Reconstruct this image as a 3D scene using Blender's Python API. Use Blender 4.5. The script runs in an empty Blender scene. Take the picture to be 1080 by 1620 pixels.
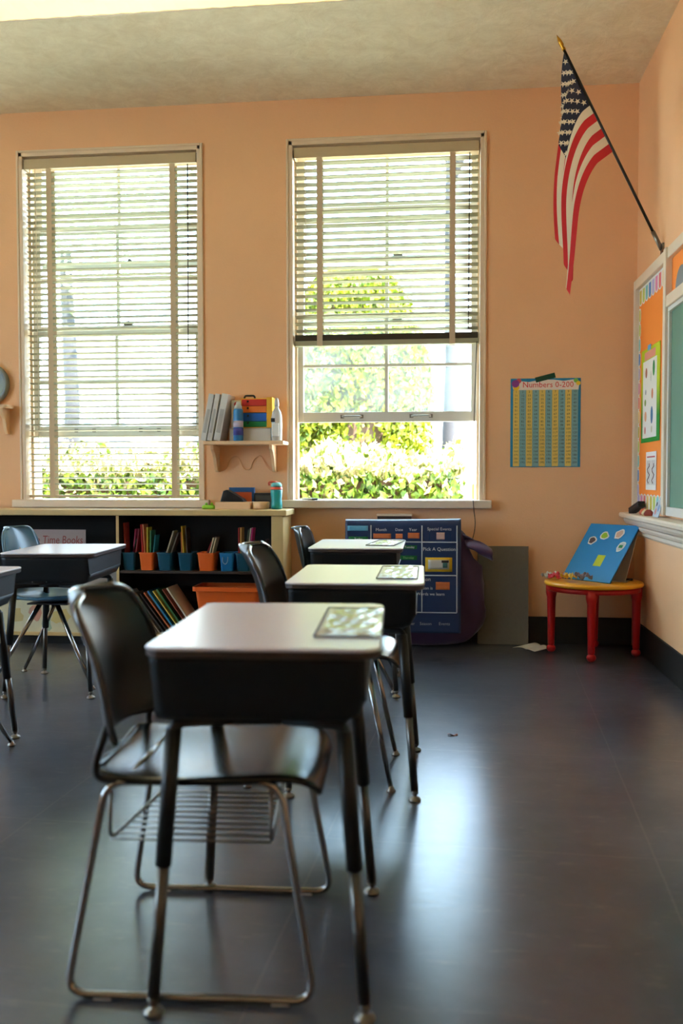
import bpy, bmesh, math, random
from mathutils import Vector, Matrix, Euler
R = math.radians
PI = math.pi
random.seed(7)
scene = bpy.context.scene
COL = scene.collection

# ------------------------------------------------------------------ materials
def lin(c):
    c = c / 255.0
    return c / 12.92 if c <= 0.04045 else ((c + 0.055) / 1.055) ** 2.4
def rgb(r, g, b): return (lin(r), lin(g), lin(b), 1.0)

def mat(name, col, rough=0.5, metal=0.0, spec=0.5, coat=0.0, coat_rough=0.1, var=0.0, vscale=8.0, bump=0.0, bscale=60.0, trans=0.0, sheen=0.0):
    m = bpy.data.materials.new(name); m.use_nodes = True
    nt = m.node_tree; b = nt.nodes['Principled BSDF']
    b.inputs['Base Color'].default_value = col
    b.inputs['Roughness'].default_value = rough
    b.inputs['Metallic'].default_value = metal
    b.inputs['Specular IOR Level'].default_value = spec
    b.inputs['Coat Weight'].default_value = coat
    b.inputs['Coat Roughness'].default_value = coat_rough
    b.inputs['Transmission Weight'].default_value = trans
    b.inputs['Sheen Weight'].default_value = sheen
    tc = nt.nodes.new('ShaderNodeTexCoord')
    if var > 0:
        n = nt.nodes.new('ShaderNodeTexNoise'); n.inputs['Scale'].default_value = vscale; n.inputs['Detail'].default_value = 6
        nt.links.new(tc.outputs['Object'], n.inputs['Vector'])
        mx = nt.nodes.new('ShaderNodeMix'); mx.data_type = 'RGBA'
        mx.inputs['A'].default_value = tuple(x * (1 - var) for x in col[:3]) + (1,)
        mx.inputs['B'].default_value = tuple(min(1, x * (1 + var)) for x in col[:3]) + (1,)
        nt.links.new(n.outputs['Fac'], mx.inputs['Factor'])
        nt.links.new(mx.outputs['Result'], b.inputs['Base Color'])
    if bump > 0:
        n = nt.nodes.new('ShaderNodeTexNoise'); n.inputs['Scale'].default_value = bscale; n.inputs['Detail'].default_value = 4
        nt.links.new(tc.outputs['Object'], n.inputs['Vector'])
        bp = nt.nodes.new('ShaderNodeBump'); bp.inputs['Strength'].default_value = bump; bp.inputs['Distance'].default_value = 0.01
        nt.links.new(n.outputs['Fac'], bp.inputs['Height']); nt.links.new(bp.outputs['Normal'], b.inputs['Normal'])
    return m

def emit(name, col, s):
    m = bpy.data.materials.new(name); m.use_nodes = True
    nt = m.node_tree; b = nt.nodes['Principled BSDF']
    b.inputs['Base Color'].default_value = col
    b.inputs['Emission Color'].default_value = col
    b.inputs['Emission Strength'].default_value = s
    return m

def thin(name, col, gloss=0.08, rough=0.02, haze=0.0, hcol=(.9, .95, .95, 1)):
    """thin clear sheet: lets light straight through, with a little reflection and haze"""
    m = bpy.data.materials.new(name); m.use_nodes = True
    nt = m.node_tree; nt.nodes.clear()
    out = nt.nodes.new('ShaderNodeOutputMaterial')
    tr = nt.nodes.new('ShaderNodeBsdfTransparent'); tr.inputs[0].default_value = col
    gl = nt.nodes.new('ShaderNodeBsdfGlossy'); gl.inputs['Roughness'].default_value = rough
    mx = nt.nodes.new('ShaderNodeMixShader'); mx.inputs[0].default_value = gloss
    nt.links.new(tr.outputs[0], mx.inputs[1]); nt.links.new(gl.outputs[0], mx.inputs[2])
    last = mx
    if haze > 0:
        tl = nt.nodes.new('ShaderNodeBsdfTranslucent'); tl.inputs[0].default_value = hcol
        m2 = nt.nodes.new('ShaderNodeMixShader')
        tc = nt.nodes.new('ShaderNodeTexCoord'); n = nt.nodes.new('ShaderNodeTexNoise'); n.inputs['Scale'].default_value = 5
        nt.links.new(tc.outputs['Object'], n.inputs['Vector'])
        mr = nt.nodes.new('ShaderNodeMapRange'); mr.inputs['From Min'].default_value = .3; mr.inputs['From Max'].default_value = .7
        mr.inputs['To Min'].default_value = haze * .5; mr.inputs['To Max'].default_value = haze * 1.4
        nt.links.new(n.outputs['Fac'], mr.inputs['Value']); nt.links.new(mr.outputs[0], m2.inputs[0])
        nt.links.new(mx.outputs[0], m2.inputs[1]); nt.links.new(tl.outputs[0], m2.inputs[2]); last = m2
    nt.links.new(last.outputs[0], out.inputs[0])
    return m

MT = {}
MT['wall'] = mat('peach_paint', rgb(238, 185, 138), .62, spec=.3, var=.05, vscale=3, bump=.12, bscale=90)
MT['trimpaint'] = mat('cream_gloss_paint', rgb(226, 208, 184), .42, var=.04, vscale=10)
MT['jamb'] = mat('jamb_paint', rgb(226, 200, 168), .4, var=.05, vscale=8)
MT['sash'] = mat('sash_white_paint', rgb(214, 210, 200), .42)
MT['slat'] = mat('blind_slat_cream', rgb(160, 156, 128), .5)
MT['tape'] = mat('blind_tape_tan', rgb(206, 182, 150), .9)
MT['valance'] = mat('blind_valance_tan', rgb(196, 174, 136), .5)
MT['shade_fitting'] = mat('slat_shade_fitting_dark', rgb(62, 52, 38), .5)  # dark fittings, and the shade painted on the gathered slats
MT['cord'] = mat('cord_pale', rgb(205, 195, 175), .8)
MT['darkcord'] = mat('cord_dark', rgb(60, 45, 32), .8)
MT['black_plastic'] = mat('black_plastic', rgb(13, 13, 14), .38, spec=.5, bump=.05, bscale=400)
MT['box_plastic'] = mat('desk_box_plastic', rgb(15, 15, 17), .5, bump=.1, bscale=300)
MT['seat_plastic'] = mat('seat_plastic', rgb(14, 14, 17), .22, spec=.6, bump=.04, bscale=300)
MT['rim'] = mat('rim_plastic_glint', rgb(64, 64, 68), .2, spec=.8, coat=.8, coat_rough=.12)  # black rim greyed to paint in the window's reflection
MT['blue_plastic'] = mat('blue_shell_plastic', rgb(74, 112, 132), .28, spec=.6, var=.08, vscale=6)
MT['green_plastic'] = mat('green_shell_plastic', rgb(24, 40, 38), .3, spec=.6)
MT['chrome'] = mat('chrome', rgb(160, 158, 156), .16, metal=1)
MT['dull_chrome'] = mat('dull_chrome', rgb(140, 134, 126), .3, metal=1)
MT['insert'] = mat('leg_insert_metal', rgb(104, 100, 96), .28, metal=1)
MT['black_tube'] = mat('black_tube_paint', rgb(16, 16, 17), .42)
MT['laminate'] = mat('desk_laminate', rgb(228, 221, 234), .3, spec=.5, coat=.2, coat_rough=.2, var=.03, vscale=90)
MT['edge'] = mat('desk_edge', rgb(66, 52, 46), .45)
MT['tan_wood'] = mat('tan_wood', rgb(208, 178, 120), .5, var=.12, vscale=12)
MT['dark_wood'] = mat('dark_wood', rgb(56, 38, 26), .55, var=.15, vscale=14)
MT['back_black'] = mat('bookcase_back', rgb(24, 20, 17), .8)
MT['pine'] = mat('pale_pine', rgb(236, 196, 152), .5, var=.06, vscale=16)
MT['teal_bin'] = mat('teal_bin_plastic', rgb(8, 72, 94), .4)
MT['orange_bin'] = mat('orange_bin_plastic', rgb(238, 104, 32), .4)
MT['black_base'] = mat('black_vinyl_base', rgb(22, 21, 20), .5)
MT['white_paper'] = mat('white_paper', rgb(232, 230, 224), .8)
MT['gray_board'] = mat('grey_board', rgb(110, 104, 92), .85, var=.1, vscale=60, bump=.1, bscale=200)
MT['navy'] = mat('navy_nylon', rgb(14, 44, 88), .4, sheen=.2, bump=.06, bscale=30)
MT['purple'] = mat('purple_fabric', rgb(66, 36, 74), .6, sheen=.3, bump=.2, bscale=14)
MT['white_line'] = mat('white_tape', rgb(190, 200, 210), .6)
MT['orange_card'] = mat('orange_card', rgb(206, 112, 60), .7, var=.1, vscale=40)
MT['green_card'] = mat('green_card', rgb(18, 110, 54), .7)
MT['yellow_card'] = mat('yellow_card', rgb(228, 186, 40), .7)
MT['dim_pocket'] = mat('clear_pocket', rgb(44, 70, 108), .25)
MT['red_paint'] = mat('red_table_plastic', rgb(196, 18, 22), .35)
MT['yellow_paint'] = mat('yellow_table_plastic', rgb(244, 172, 34), .33)
MT['sky_blue'] = mat('blue_board_paint', rgb(24, 138, 206), .5, var=.06, vscale=5)
MT['brown_edge'] = mat('brown_card_edge', rgb(70, 44, 30), .8)
MT['flag_red'] = mat('flag_red', rgb(206, 30, 38), .75, sheen=.2)
MT['flag_white'] = mat('flag_white', rgb(236, 222, 196), .75, sheen=.2)
MT['flag_blue'] = mat('flag_blue', rgb(30, 34, 58), .75, sheen=.2)
MT['gold'] = mat('gold_metal', rgb(200, 152, 50), .3, metal=.8)
MT['pole_black'] = mat('pole_black', rgb(20, 18, 16), .4)
MT['orange_paper'] = mat('orange_paper', rgb(255, 146, 54), .8)
MT['green_slate'] = mat('chalkboard_green', rgb(92, 132, 108), .6, var=.14, vscale=4)
MT['lime'] = mat('lime_plastic', rgb(150, 206, 50), .5)
MT['tape_green'] = mat('dark_green_tape', rgb(14, 70, 48), .7)
MT['clock_rim'] = mat('clock_rim', rgb(132, 142, 140), .35)
MT['teal'] = mat('teal_bottle', rgb(28, 150, 152), .3)
MT['coral'] = mat('coral_plastic', rgb(226, 96, 66), .4)
MT['spray_blue'] = mat('spray_can_blue', rgb(54, 134, 192), .3)
MT['pale_grey'] = mat('pale_grey_card', rgb(196, 190, 180), .7)
MT['binder'] = mat('white_binder', rgb(210, 206, 200), .4)
MT['clear_plastic'] = mat('cloudy_plastic', rgb(222, 226, 228), .25, trans=.35)
MT['ink'] = mat('dark_ink', rgb(50, 42, 40), .8)
MT['chart_ink'] = mat('chart_ink', rgb(66, 70, 62), .8)
MT['red_ink'] = mat('red_ink', rgb(216, 52, 48), .8)
MT['brown_ink'] = mat('brown_red_ink', rgb(142, 66, 60), .8)
MT['white_ink'] = mat('white_ink', rgb(226, 228, 232), .7)
MT['grey_ink'] = mat('grey_ink', rgb(170, 174, 180), .7)
MT['glass'] = thin('window_glass', (.97, .99, .98, 1), .05, .01)
MT['dirty_glass'] = thin('dusty_window_glass', (.93, .97, .95, 1), .05, .03, .032)
COLS = {}
def cmat(r, g, b, rough=.6):
    k = (r, g, b)
    if k not in COLS: COLS[k] = mat('paint_%02x%02x%02x' % k, rgb(r, g, b), rough)
    return COLS[k]

# ------------------------------------------------------------------ mesh builder
class MB:
    def __init__(self): self.bm = bmesh.new(); self.mi = 0; self.mats = []
    def use(self, m):
        if m not in self.mats: self.mats.append(m)
        self.mi = self.mats.index(m); return self
    def _faces(self, fs, smooth=False):
        for f in fs: f.material_index = self.mi; f.smooth = smooth
    def box(self, x0, x1, y0, y1, z0, z1, mtx=None):
        vs = [self.bm.verts.new((x, y, z)) for x in (x0, x1) for y in (y0, y1) for z in (z0, z1)]
        if mtx is not None:
            for v in vs: v.co = mtx @ v.co
        q = [(0, 1, 3, 2), (4, 6, 7, 5), (0, 4, 5, 1), (2, 3, 7, 6), (0, 2, 6, 4), (1, 5, 7, 3)]
        self._faces([self.bm.faces.new([vs[i] for i in f]) for f in q]); return self
    def poly(self, pts, thick=None, axis=None):
        """flat polygon, or a prism when thick (a vector) is given"""
        a = [self.bm.verts.new(p) for p in pts]
        fs = [self.bm.faces.new(a)]
        if thick is not None:
            t = Vector(thick); b = [self.bm.verts.new(Vector(p) + t) for p in pts]
            fs.append(self.bm.faces.new(b[::-1])); n = len(a)
            for i in range(n): fs.append(self.bm.faces.new([a[i], b[i], b[(i + 1) % n], a[(i + 1) % n]]))
        self._faces(fs); return self
    def tube(self, pts, r, seg=10, closed=False, r2=None):
        pts = [Vector(p) for p in pts]; n = len(pts); rings = []
        up = None
        for i, p in enumerate(pts):
            if closed: t = (pts[(i + 1) % n] - pts[i - 1]).normalized()
            elif i == 0: t = (pts[1] - p).normalized()
            elif i == n - 1: t = (p - pts[-2]).normalized()
            else: t = ((pts[i + 1] - p).normalized() + (p - pts[i - 1]).normalized()).normalized()
            if up is None:
                up = Vector((0, 0, 1)) if abs(t.z) < .9 else Vector((1, 0, 0))
            a = t.cross(up).normalized(); up = a.cross(t).normalized()
            rr = r if r2 is None else r + (r2 - r) * i / (n - 1)
            rings.append([self.bm.verts.new(p + (a * math.cos(2 * PI * k / seg) + up * math.sin(2 * PI * k / seg)) * rr) for k in range(seg)])
        fs = []
        for i in range(n if closed else n - 1):
            A, B = rings[i], rings[(i + 1) % n]
            for k in range(seg): fs.append(self.bm.faces.new([A[k], A[(k + 1) % seg], B[(k + 1) % seg], B[k]]))
        self._faces(fs, True)
        if not closed: self._faces([self.bm.faces.new(rings[0][::-1]), self.bm.faces.new(rings[-1])])
        return self
    def lathe(self, prof, c=(0, 0, 0), seg=24, mtx=None):
        rings = []
        for r, z in prof:
            ring = []
            for k in range(seg):
                p = Vector((r * math.cos(2 * PI * k / seg), r * math.sin(2 * PI * k / seg), z))
                if mtx is not None: p = mtx @ p
                ring.append(self.bm.verts.new(p + Vector(c)))
            rings.append(ring)
        fs = []
        for A, B in zip(rings, rings[1:]):
            for k in range(seg): fs.append(self.bm.faces.new([A[k], A[(k + 1) % seg], B[(k + 1) % seg], B[k]]))
        self._faces(fs, True)
        self._faces([self.bm.faces.new(rings[0][::-1]), self.bm.faces.new(rings[-1])])
        return self
    def loft(self, rings, caps=True, smooth=True):
        R_ = [[self.bm.verts.new(p) for p in ring] for ring in rings]; fs = []
        for A, B in zip(R_, R_[1:]):
            n = len(A)
            for k in range(n): fs.append(self.bm.faces.new([A[k], A[(k + 1) % n], B[(k + 1) % n], B[k]]))
        self._faces(fs, smooth)
        if caps: self._faces([self.bm.faces.new(R_[0][::-1]), self.bm.faces.new(R_[-1])])
        return self
    def grid(self, fn, nu, nv, thick=0.0, smooth=True):
        """surface fn(u,v) with u,v in 0..1, thickened along its own normals"""
        P = [[Vector(fn(i / nu, j / nv)) for j in range(nv + 1)] for i in range(nu + 1)]
        def N(i, j):
            a = P[min(i + 1, nu)][j] - P[max(i - 1, 0)][j]; b = P[i][min(j + 1, nv)] - P[i][max(j - 1, 0)]
            n = a.cross(b); return n.normalized() if n.length > 1e-9 else Vector((0, 0, 1))
        A = [[self.bm.verts.new(P[i][j]) for j in range(nv + 1)] for i in range(nu + 1)]
        fs = [self.bm.faces.new([A[i][j], A[i + 1][j], A[i + 1][j + 1], A[i][j + 1]]) for i in range(nu) for j in range(nv)]
        if thick:
            B = [[self.bm.verts.new(P[i][j] - N(i, j) * thick) for j in range(nv + 1)] for i in range(nu + 1)]
            fs += [self.bm.faces.new([B[i][j], B[i][j + 1], B[i + 1][j + 1], B[i + 1][j]]) for i in range(nu) for j in range(nv)]
            rim = [(i, 0) for i in range(nu)] + [(nu, j) for j in range(nv)] + [(i, nv) for i in range(nu, 0, -1)] + [(0, j) for j in range(nv, 0, -1)]
            for k in range(len(rim)):
                a, b = rim[k], rim[(k + 1) % len(rim)]
                fs.append(self.bm.faces.new([A[a[0]][a[1]], B[a[0]][a[1]], B[b[0]][b[1]], A[b[0]][b[1]]]))
        self._faces(fs, smooth); return self
    def build(self, name, m=None, parent=None, bevel=0.0, loc=None, seg=2):
        me = bpy.data.meshes.new(name)
        if self.bm.faces: bmesh.ops.recalc_face_normals(self.bm, faces=self.bm.faces[:])
        self.bm.to_mesh(me); self.bm.free()
        for q in (self.mats if self.mats else [m]): me.materials.append(q)
        o = bpy.data.objects.new(name, me); COL.objects.link(o)
        if parent is not None: o.parent = parent
        if loc is not None: o.location = loc
        if bevel > 0:
            b = o.modifiers.new('bevel', 'BEVEL'); b.width = bevel; b.segments = seg; b.limit_method = 'ANGLE'; b.angle_limit = R(40)
        return o

def tag(o, label=None, cat=None, group=None, kind=None):
    if label: o['label'] = label
    if cat: o['category'] = cat
    if group: o['group'] = group
    if kind: o['kind'] = kind
    return o
def thing(name, label, cat, loc=(0, 0, 0), rz=0.0, group=None):
    o = bpy.data.objects.new(name, None); COL.objects.link(o)
    o.empty_display_size = .05
    o.location = loc; o.rotation_euler = (0, 0, R(rz)); return tag(o, label, cat, group)
def struct(name, loc=(0, 0, 0)):
    o = bpy.data.objects.new(name, None); COL.objects.link(o); o.location = loc; o['kind'] = 'structure'; return o
def copy_tree(o, parent=None):
    c = o.copy(); COL.objects.link(c)
    if parent is not None: c.parent = parent
    for ch in [x for x in o.children]: copy_tree(ch, c)
    return c
def box(name, m, x0, x1, y0, y1, z0, z1, parent=None, bevel=0.0):
    return MB().box(x0, x1, y0, y1, z0, z1).build(name, m, parent, bevel)

def text(name, body, size, loc, rot, m, parent=None, align='CENTER', line=1.0, shear=0.0, sx=1.0, extrude=0.0004):
    cu = bpy.data.curves.new(name, 'FONT'); cu.body = body; cu.size = size; cu.align_x = align; cu.align_y = 'CENTER' if '\n' not in body else 'TOP'
    cu.space_line = line; cu.shear = shear; cu.extrude = extrude; cu.resolution_u = 2
    t = bpy.data.objects.new(name + '_curve', cu); COL.objects.link(t)
    me = bpy.data.meshes.new_from_object(t.evaluated_get(bpy.context.evaluated_depsgraph_get()))
    bpy.data.objects.remove(t)
    me.materials.clear(); me.materials.append(m)
    o = bpy.data.objects.new(name, me); COL.objects.link(o); me.name = name
    o.location = loc; o.rotation_euler = rot; o.scale = (sx, 1, 1)
    if parent is not None: o.parent = parent
    return o
FACE_Y = (R(90), 0, 0)                 # lettering that faces the camera side (-y)

def smooth_path(pts, rad, n=5):
    """polyline with its inner corners rounded"""
    pts = [Vector(p) for p in pts]; out = [pts[0]]
    for a, b, c in zip(pts, pts[1:], pts[2:]):
        r = min(rad, (a - b).length * .48, (c - b).length * .48)
        p, q = b + (a - b).normalized() * r, b + (c - b).normalized() * r
        for i in range(n + 1):
            t = i / n; out.append(p * (1 - t) ** 2 + b * 2 * t * (1 - t) + q * t * t)
    out.append(pts[-1]); return out
def closed_path(pts, rad, n=5):
    pts = [Vector(p) for p in pts]; out = []; k = len(pts)
    for i in range(k):
        a, b, c = pts[i - 1], pts[i], pts[(i + 1) % k]
        r = min(rad, (a - b).length * .45, (c - b).length * .45)
        p, q = b + (a - b).normalized() * r, b + (c - b).normalized() * r
        for j in range(n + 1):
            t = j / n; out.append(p * (1 - t) ** 2 + b * 2 * t * (1 - t) + q * t * t)
    return out
def rrect(hx, hy, r, z, n=6, cx=0, cy=0):
    out = []
    for sx, sy, a0 in ((1, 1, 0), (-1, 1, 90), (-1, -1, 180), (1, -1, 270)):
        for i in range(n + 1):
            a = R(a0 + 90 * i / n); out.append((cx + sx * (hx - r) + r * math.cos(a), cy + sy * (hy - r) + r * math.sin(a), z))
    return out

# ------------------------------------------------------------------ room
YB, XW, HC = 5.86, 1.165, 3.455        # back wall, right wall, ceiling
XL, YF = -6.2, -5.5                    # left wall, wall behind the camera
WT = .25                               # wall thickness
WIN = [(-2.815, -1.578), (-1.008, .236), (-4.62, -3.38)]   # back-wall openings; the last, out of view, added for more daylight
WZ0, WZ1 = .905, 3.195

# floor: dark vinyl sheet with seams, scuffs and a worn polish
def floor_mat():
    m = bpy.data.materials.new('dark_vinyl_floor'); m.use_nodes = True
    nt = m.node_tree; N = nt.nodes; L = nt.links; b = N['Principled BSDF']
    tc = N.new('ShaderNodeTexCoord')
    n1 = N.new('ShaderNodeTexNoise'); n1.inputs['Scale'].default_value = 1.6; n1.inputs['Detail'].default_value = 8; n1.inputs['Roughness'].default_value = .65
    L.new(tc.outputs['Object'], n1.inputs['Vector'])
    cr = N.new('ShaderNodeValToRGB'); cr.color_ramp.elements[0].position = .3; cr.color_ramp.elements[0].color = rgb(54, 58, 68)
    cr.color_ramp.elements[1].position = .75; cr.color_ramp.elements[1].color = rgb(84, 88, 98); L.new(n1.outputs['Fac'], cr.inputs[0])
    # fine scuffs stretched across the room
    mp = N.new('ShaderNodeMapping'); mp.inputs['Scale'].default_value = (3, 11, 1); mp.inputs['Rotation'].default_value = (0, 0, R(12)); L.new(tc.outputs['Object'], mp.inputs['Vector'])
    n2 = N.new('ShaderNodeTexNoise'); n2.inputs['Scale'].default_value = 3; n2.inputs['Detail'].default_value = 9; n2.inputs['Roughness'].default_value = .75; L.new(mp.outputs[0], n2.inputs['Vector'])
    c2 = N.new('ShaderNodeValToRGB'); c2.color_ramp.elements[0].position = .56; c2.color_ramp.elements[0].color = (0, 0, 0, 1); c2.color_ramp.elements[1].position = .82; c2.color_ramp.elements[1].color = (.5, .5, .5, 1); L.new(n2.outputs['Fac'], c2.inputs[0])
    mx = N.new('ShaderNodeMix'); mx.data_type = 'RGBA'; mx.inputs['B'].default_value = rgb(128, 124, 118)
    L.new(c2.outputs[0], mx.inputs['Factor']); L.new(cr.outputs[0], mx.inputs['A'])
    # tile seams
    br = N.new('ShaderNodeTexBrick'); br.offset = 0; br.inputs['Scale'].default_value = 1; br.inputs['Brick Width'].default_value = .92; br.inputs['Row Height'].default_value = .92
    br.inputs['Mortar Size'].default_value = .0035; br.inputs['Mortar Smooth'].default_value = .4
    ms = N.new('ShaderNodeMapping'); ms.inputs['Location'].default_value = (.48, .17, 0); ms.inputs['Rotation'].default_value = (0, 0, R(3)); L.new(tc.outputs['Object'], ms.inputs['Vector']); L.new(ms.outputs[0], br.inputs['Vector'])
    m3 = N.new('ShaderNodeMix'); m3.data_type = 'RGBA'; m3.inputs['B'].default_value = rgb(104, 104, 106)
    sc = N.new('ShaderNodeMath'); sc.operation = 'MULTIPLY'; sc.inputs[1].default_value = .32; L.new(br.outputs['Fac'], sc.inputs[0])
    L.new(sc.outputs[0], m3.inputs['Factor']); L.new(mx.outputs['Result'], m3.inputs['A']); L.new(m3.outputs['Result'], b.inputs['Base Color'])
    mr = N.new('ShaderNodeMapRange'); mr.inputs['To Min'].default_value = .12; mr.inputs['To Max'].default_value = .28; L.new(n2.outputs['Fac'], mr.inputs['Value']); L.new(mr.outputs[0], b.inputs['Roughness'])
    b.inputs['Specular IOR Level'].default_value = .5; b.inputs['Coat Weight'].default_value = .35; b.inputs['Coat Roughness'].default_value = .36
    bp = N.new('ShaderNodeBump'); bp.inputs['Strength'].default_value = .06; bp.inputs['Distance'].default_value = .01
    ad = N.new('ShaderNodeMath'); ad.operation = 'MULTIPLY_ADD'; ad.inputs[1].default_value = -.35; L.new(br.outputs['Fac'], ad.inputs[0]); L.new(n2.outputs['Fac'], ad.inputs[2])
    L.new(ad.outputs[0], bp.inputs['Height']); L.new(bp.outputs['Normal'], b.inputs['Normal'])
    return m
fl = box('floor', floor_mat(), XL, XW, YF, YB, -.12, 0); fl['kind'] = 'structure'

def ceiling_mat():
    m = mat('ceiling_plaster', rgb(226, 212, 186), .85)
    nt = m.node_tree; b = nt.nodes['Principled BSDF']; tc = nt.nodes['Texture Coordinate']
    n = nt.nodes.new('ShaderNodeTexNoise'); n.inputs['Scale'].default_value = 8; n.inputs['Detail'].default_value = 10; n.inputs['Roughness'].default_value = .75; n.inputs['Distortion'].default_value = .5
    nt.links.new(tc.outputs['Object'], n.inputs['Vector'])
    cr = nt.nodes.new('ShaderNodeValToRGB'); cr.color_ramp.elements[0].position = .3; cr.color_ramp.elements[0].color = rgb(226, 210, 176)
    cr.color_ramp.elements[1].position = .72; cr.color_ramp.elements[1].color = rgb(250, 240, 212)
    nt.links.new(n.outputs['Fac'], cr.inputs[0]); nt.links.new(cr.outputs[0], b.inputs['Base Color'])
    bp = nt.nodes.new('ShaderNodeBump'); bp.inputs['Strength'].default_value = .5; bp.inputs['Distance'].default_value = .012
    nt.links.new(n.outputs['Fac'], bp.inputs['Height']); nt.links.new(bp.outputs['Normal'], b.inputs['Normal'])
    return m
ce = box('ceiling', ceiling_mat(), XL, XW, YF, YB, HC, HC + .12); ce['kind'] = 'structure'

w = MB()
xs = [XL - .2] + [v for a in sorted(WIN) for v in a] + [XW + .2]
for i in range(0, len(xs), 2): w.box(xs[i], xs[i + 1], YB, YB + WT, -.12, HC + .12)
for a, b in WIN:
    w.box(a, b, YB, YB + WT, -.12, WZ0 - .055); w.box(a, b, YB, YB + WT, WZ1, HC + .12)
tag(w.build('wall_back', MT['wall']), kind='structure')
tag(box('wall_right', MT['wall'], XW, XW + .2, YF, YB, -.12, HC + .12), kind='structure')
w = MB()
LWIN_ADDED = [(-.6, .9), (1.5, 3.0)]  # unseen left-wall windows, added to brighten the walls
ys = [YF] + [v for a in LWIN_ADDED for v in a] + [YB]
for i in range(0, len(ys), 2): w.box(XL - .2, XL, ys[i], ys[i + 1], -.12, HC + .12)
for a, b in LWIN_ADDED: w.box(XL - .2, XL, a, b, -.12, WZ0 - .055).box(XL - .2, XL, a, b, WZ1, HC + .12)
tag(w.build('wall_left', MT['wall']), kind='structure')
tag(box('wall_front', MT['wall'], XL - .2, XW + .2, YF - .2, YF, -.12, HC + .12), kind='structure')
tag(MB().box(-.95, XW - .014, YB - .014, YB - .001, .001, .172).build('baseboard_back', MT['black_base'], None, .004), kind='structure')
tag(MB().box(XW - .013, XW - .001, YF + .02, YB - .016, .001, .172).build('baseboard_right', MT['black_base'], None, .004), kind='structure')

# windows: triple-hung wooden sashes
def window(n, x0, x1, drop, dusty):
    root = struct('window_%d' % n, ((x0 + x1) / 2, YB, 0)); hw = (x1 - x0) / 2
    f = MB()
    for s in (-1, 1):
        a, b = sorted((s * hw, s * (hw - .028)))
        f.box(a, b, -.006, WT - .01, WZ0, WZ1)
        a, b = sorted((s * (hw - .028), s * (hw - .045)))
        f.box(a, b, .082, .096, WZ0, WZ1 - .03)          # stop bead
    f.box(-hw, hw, -.006, WT - .01, WZ1 - .028, WZ1)
    f.build('frame', MT['jamb'], root, .003)
    c = MB()
    for s in (-1, 1):
        a, b = sorted((s * (hw - .004), s * (hw + .012)))
        c.box(a, b, -.012, -.0005, WZ0, WZ1 + .012)
    c.box(-hw + .004, hw - .004, -.012, -.0005, WZ1 - .004, WZ1 + .012)
    c.build('casing', MT['jamb'], root, .004)
    MB().box(-hw - .055, hw + .05, -.05, -.0005, WZ0 - .052, WZ0).box(-hw + .001, hw - .001, -.0005, WT + .06, WZ0 - .054, WZ0).build('sill', MT['trimpaint'], root, .006)
    SH = .705; sw = hw - .03
    for k, (z, y) in enumerate(((WZ0 + .428 + drop, .115), (WZ0 + 1.135, .15), (WZ1 - .028 - SH, .185))):
        s = MB(); rail = .066 if k == 0 else .036
        s.box(-sw, -sw + .048, y, y + .03, z, z + SH).box(sw - .048, sw, y, y + .03, z, z + SH)
        s.box(-sw + .048, sw - .048, y, y + .03, z, z + rail).box(-sw + .048, sw - .048, y, y + .03, z + SH - .036, z + SH)
        sa = s.build('sash', MT['sash'], root, .003)
        g = MB(); zm = (z + rail + z + SH - .036) / 2
        g.box(-.011, .011, y + .003, y + .027, z + rail, z + SH - .036).box(-sw + .048, sw - .048, y + .004, y + .026, zm - .009, zm + .009)
        g.build('muntin', MT['sash'], sa)
        MB().box(-sw + .044, sw - .044, y + .013, y + .017, z + rail - .004, z + SH - .032).build('pane', MT['dirty_glass'] if dusty and k == 0 else MT['glass'], sa)
        if k == 0:
            for xx in (-.225, .225):
                MB().tube(smooth_path([(xx - .06, y, z + .036), (xx - .06, y - .022, z + .036), (xx + .06, y - .022, z + .036), (xx + .06, y, z + .036)], .01), .006, 8).box(xx - .075, xx - .05, y - .003, y, z + .024, z + .048).box(xx + .05, xx + .075, y - .003, y, z + .024, z + .048).build('sash_lift', MT['dull_chrome'], sa)
        else:
            MB().box(.04, .1, y - .012, y + .03, z + .036, z + .046).lathe([(.014, 0), (.014, .012), (.006, .02)], (.07, y + .005, z + .046), 12).build('sash_lock', MT['shade_fitting'], sa)
    return root
window(1, *WIN[0], 0, False)
window(2, *WIN[1], .078, True)
window(3, *WIN[2], 0, False)
for k, (a, b) in enumerate(LWIN_ADDED):
    q = window(4 + k, a, b, 0, False); q.location = (XL, (a + b) / 2, 0); q.rotation_euler = (0, 0, R(90))

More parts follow.
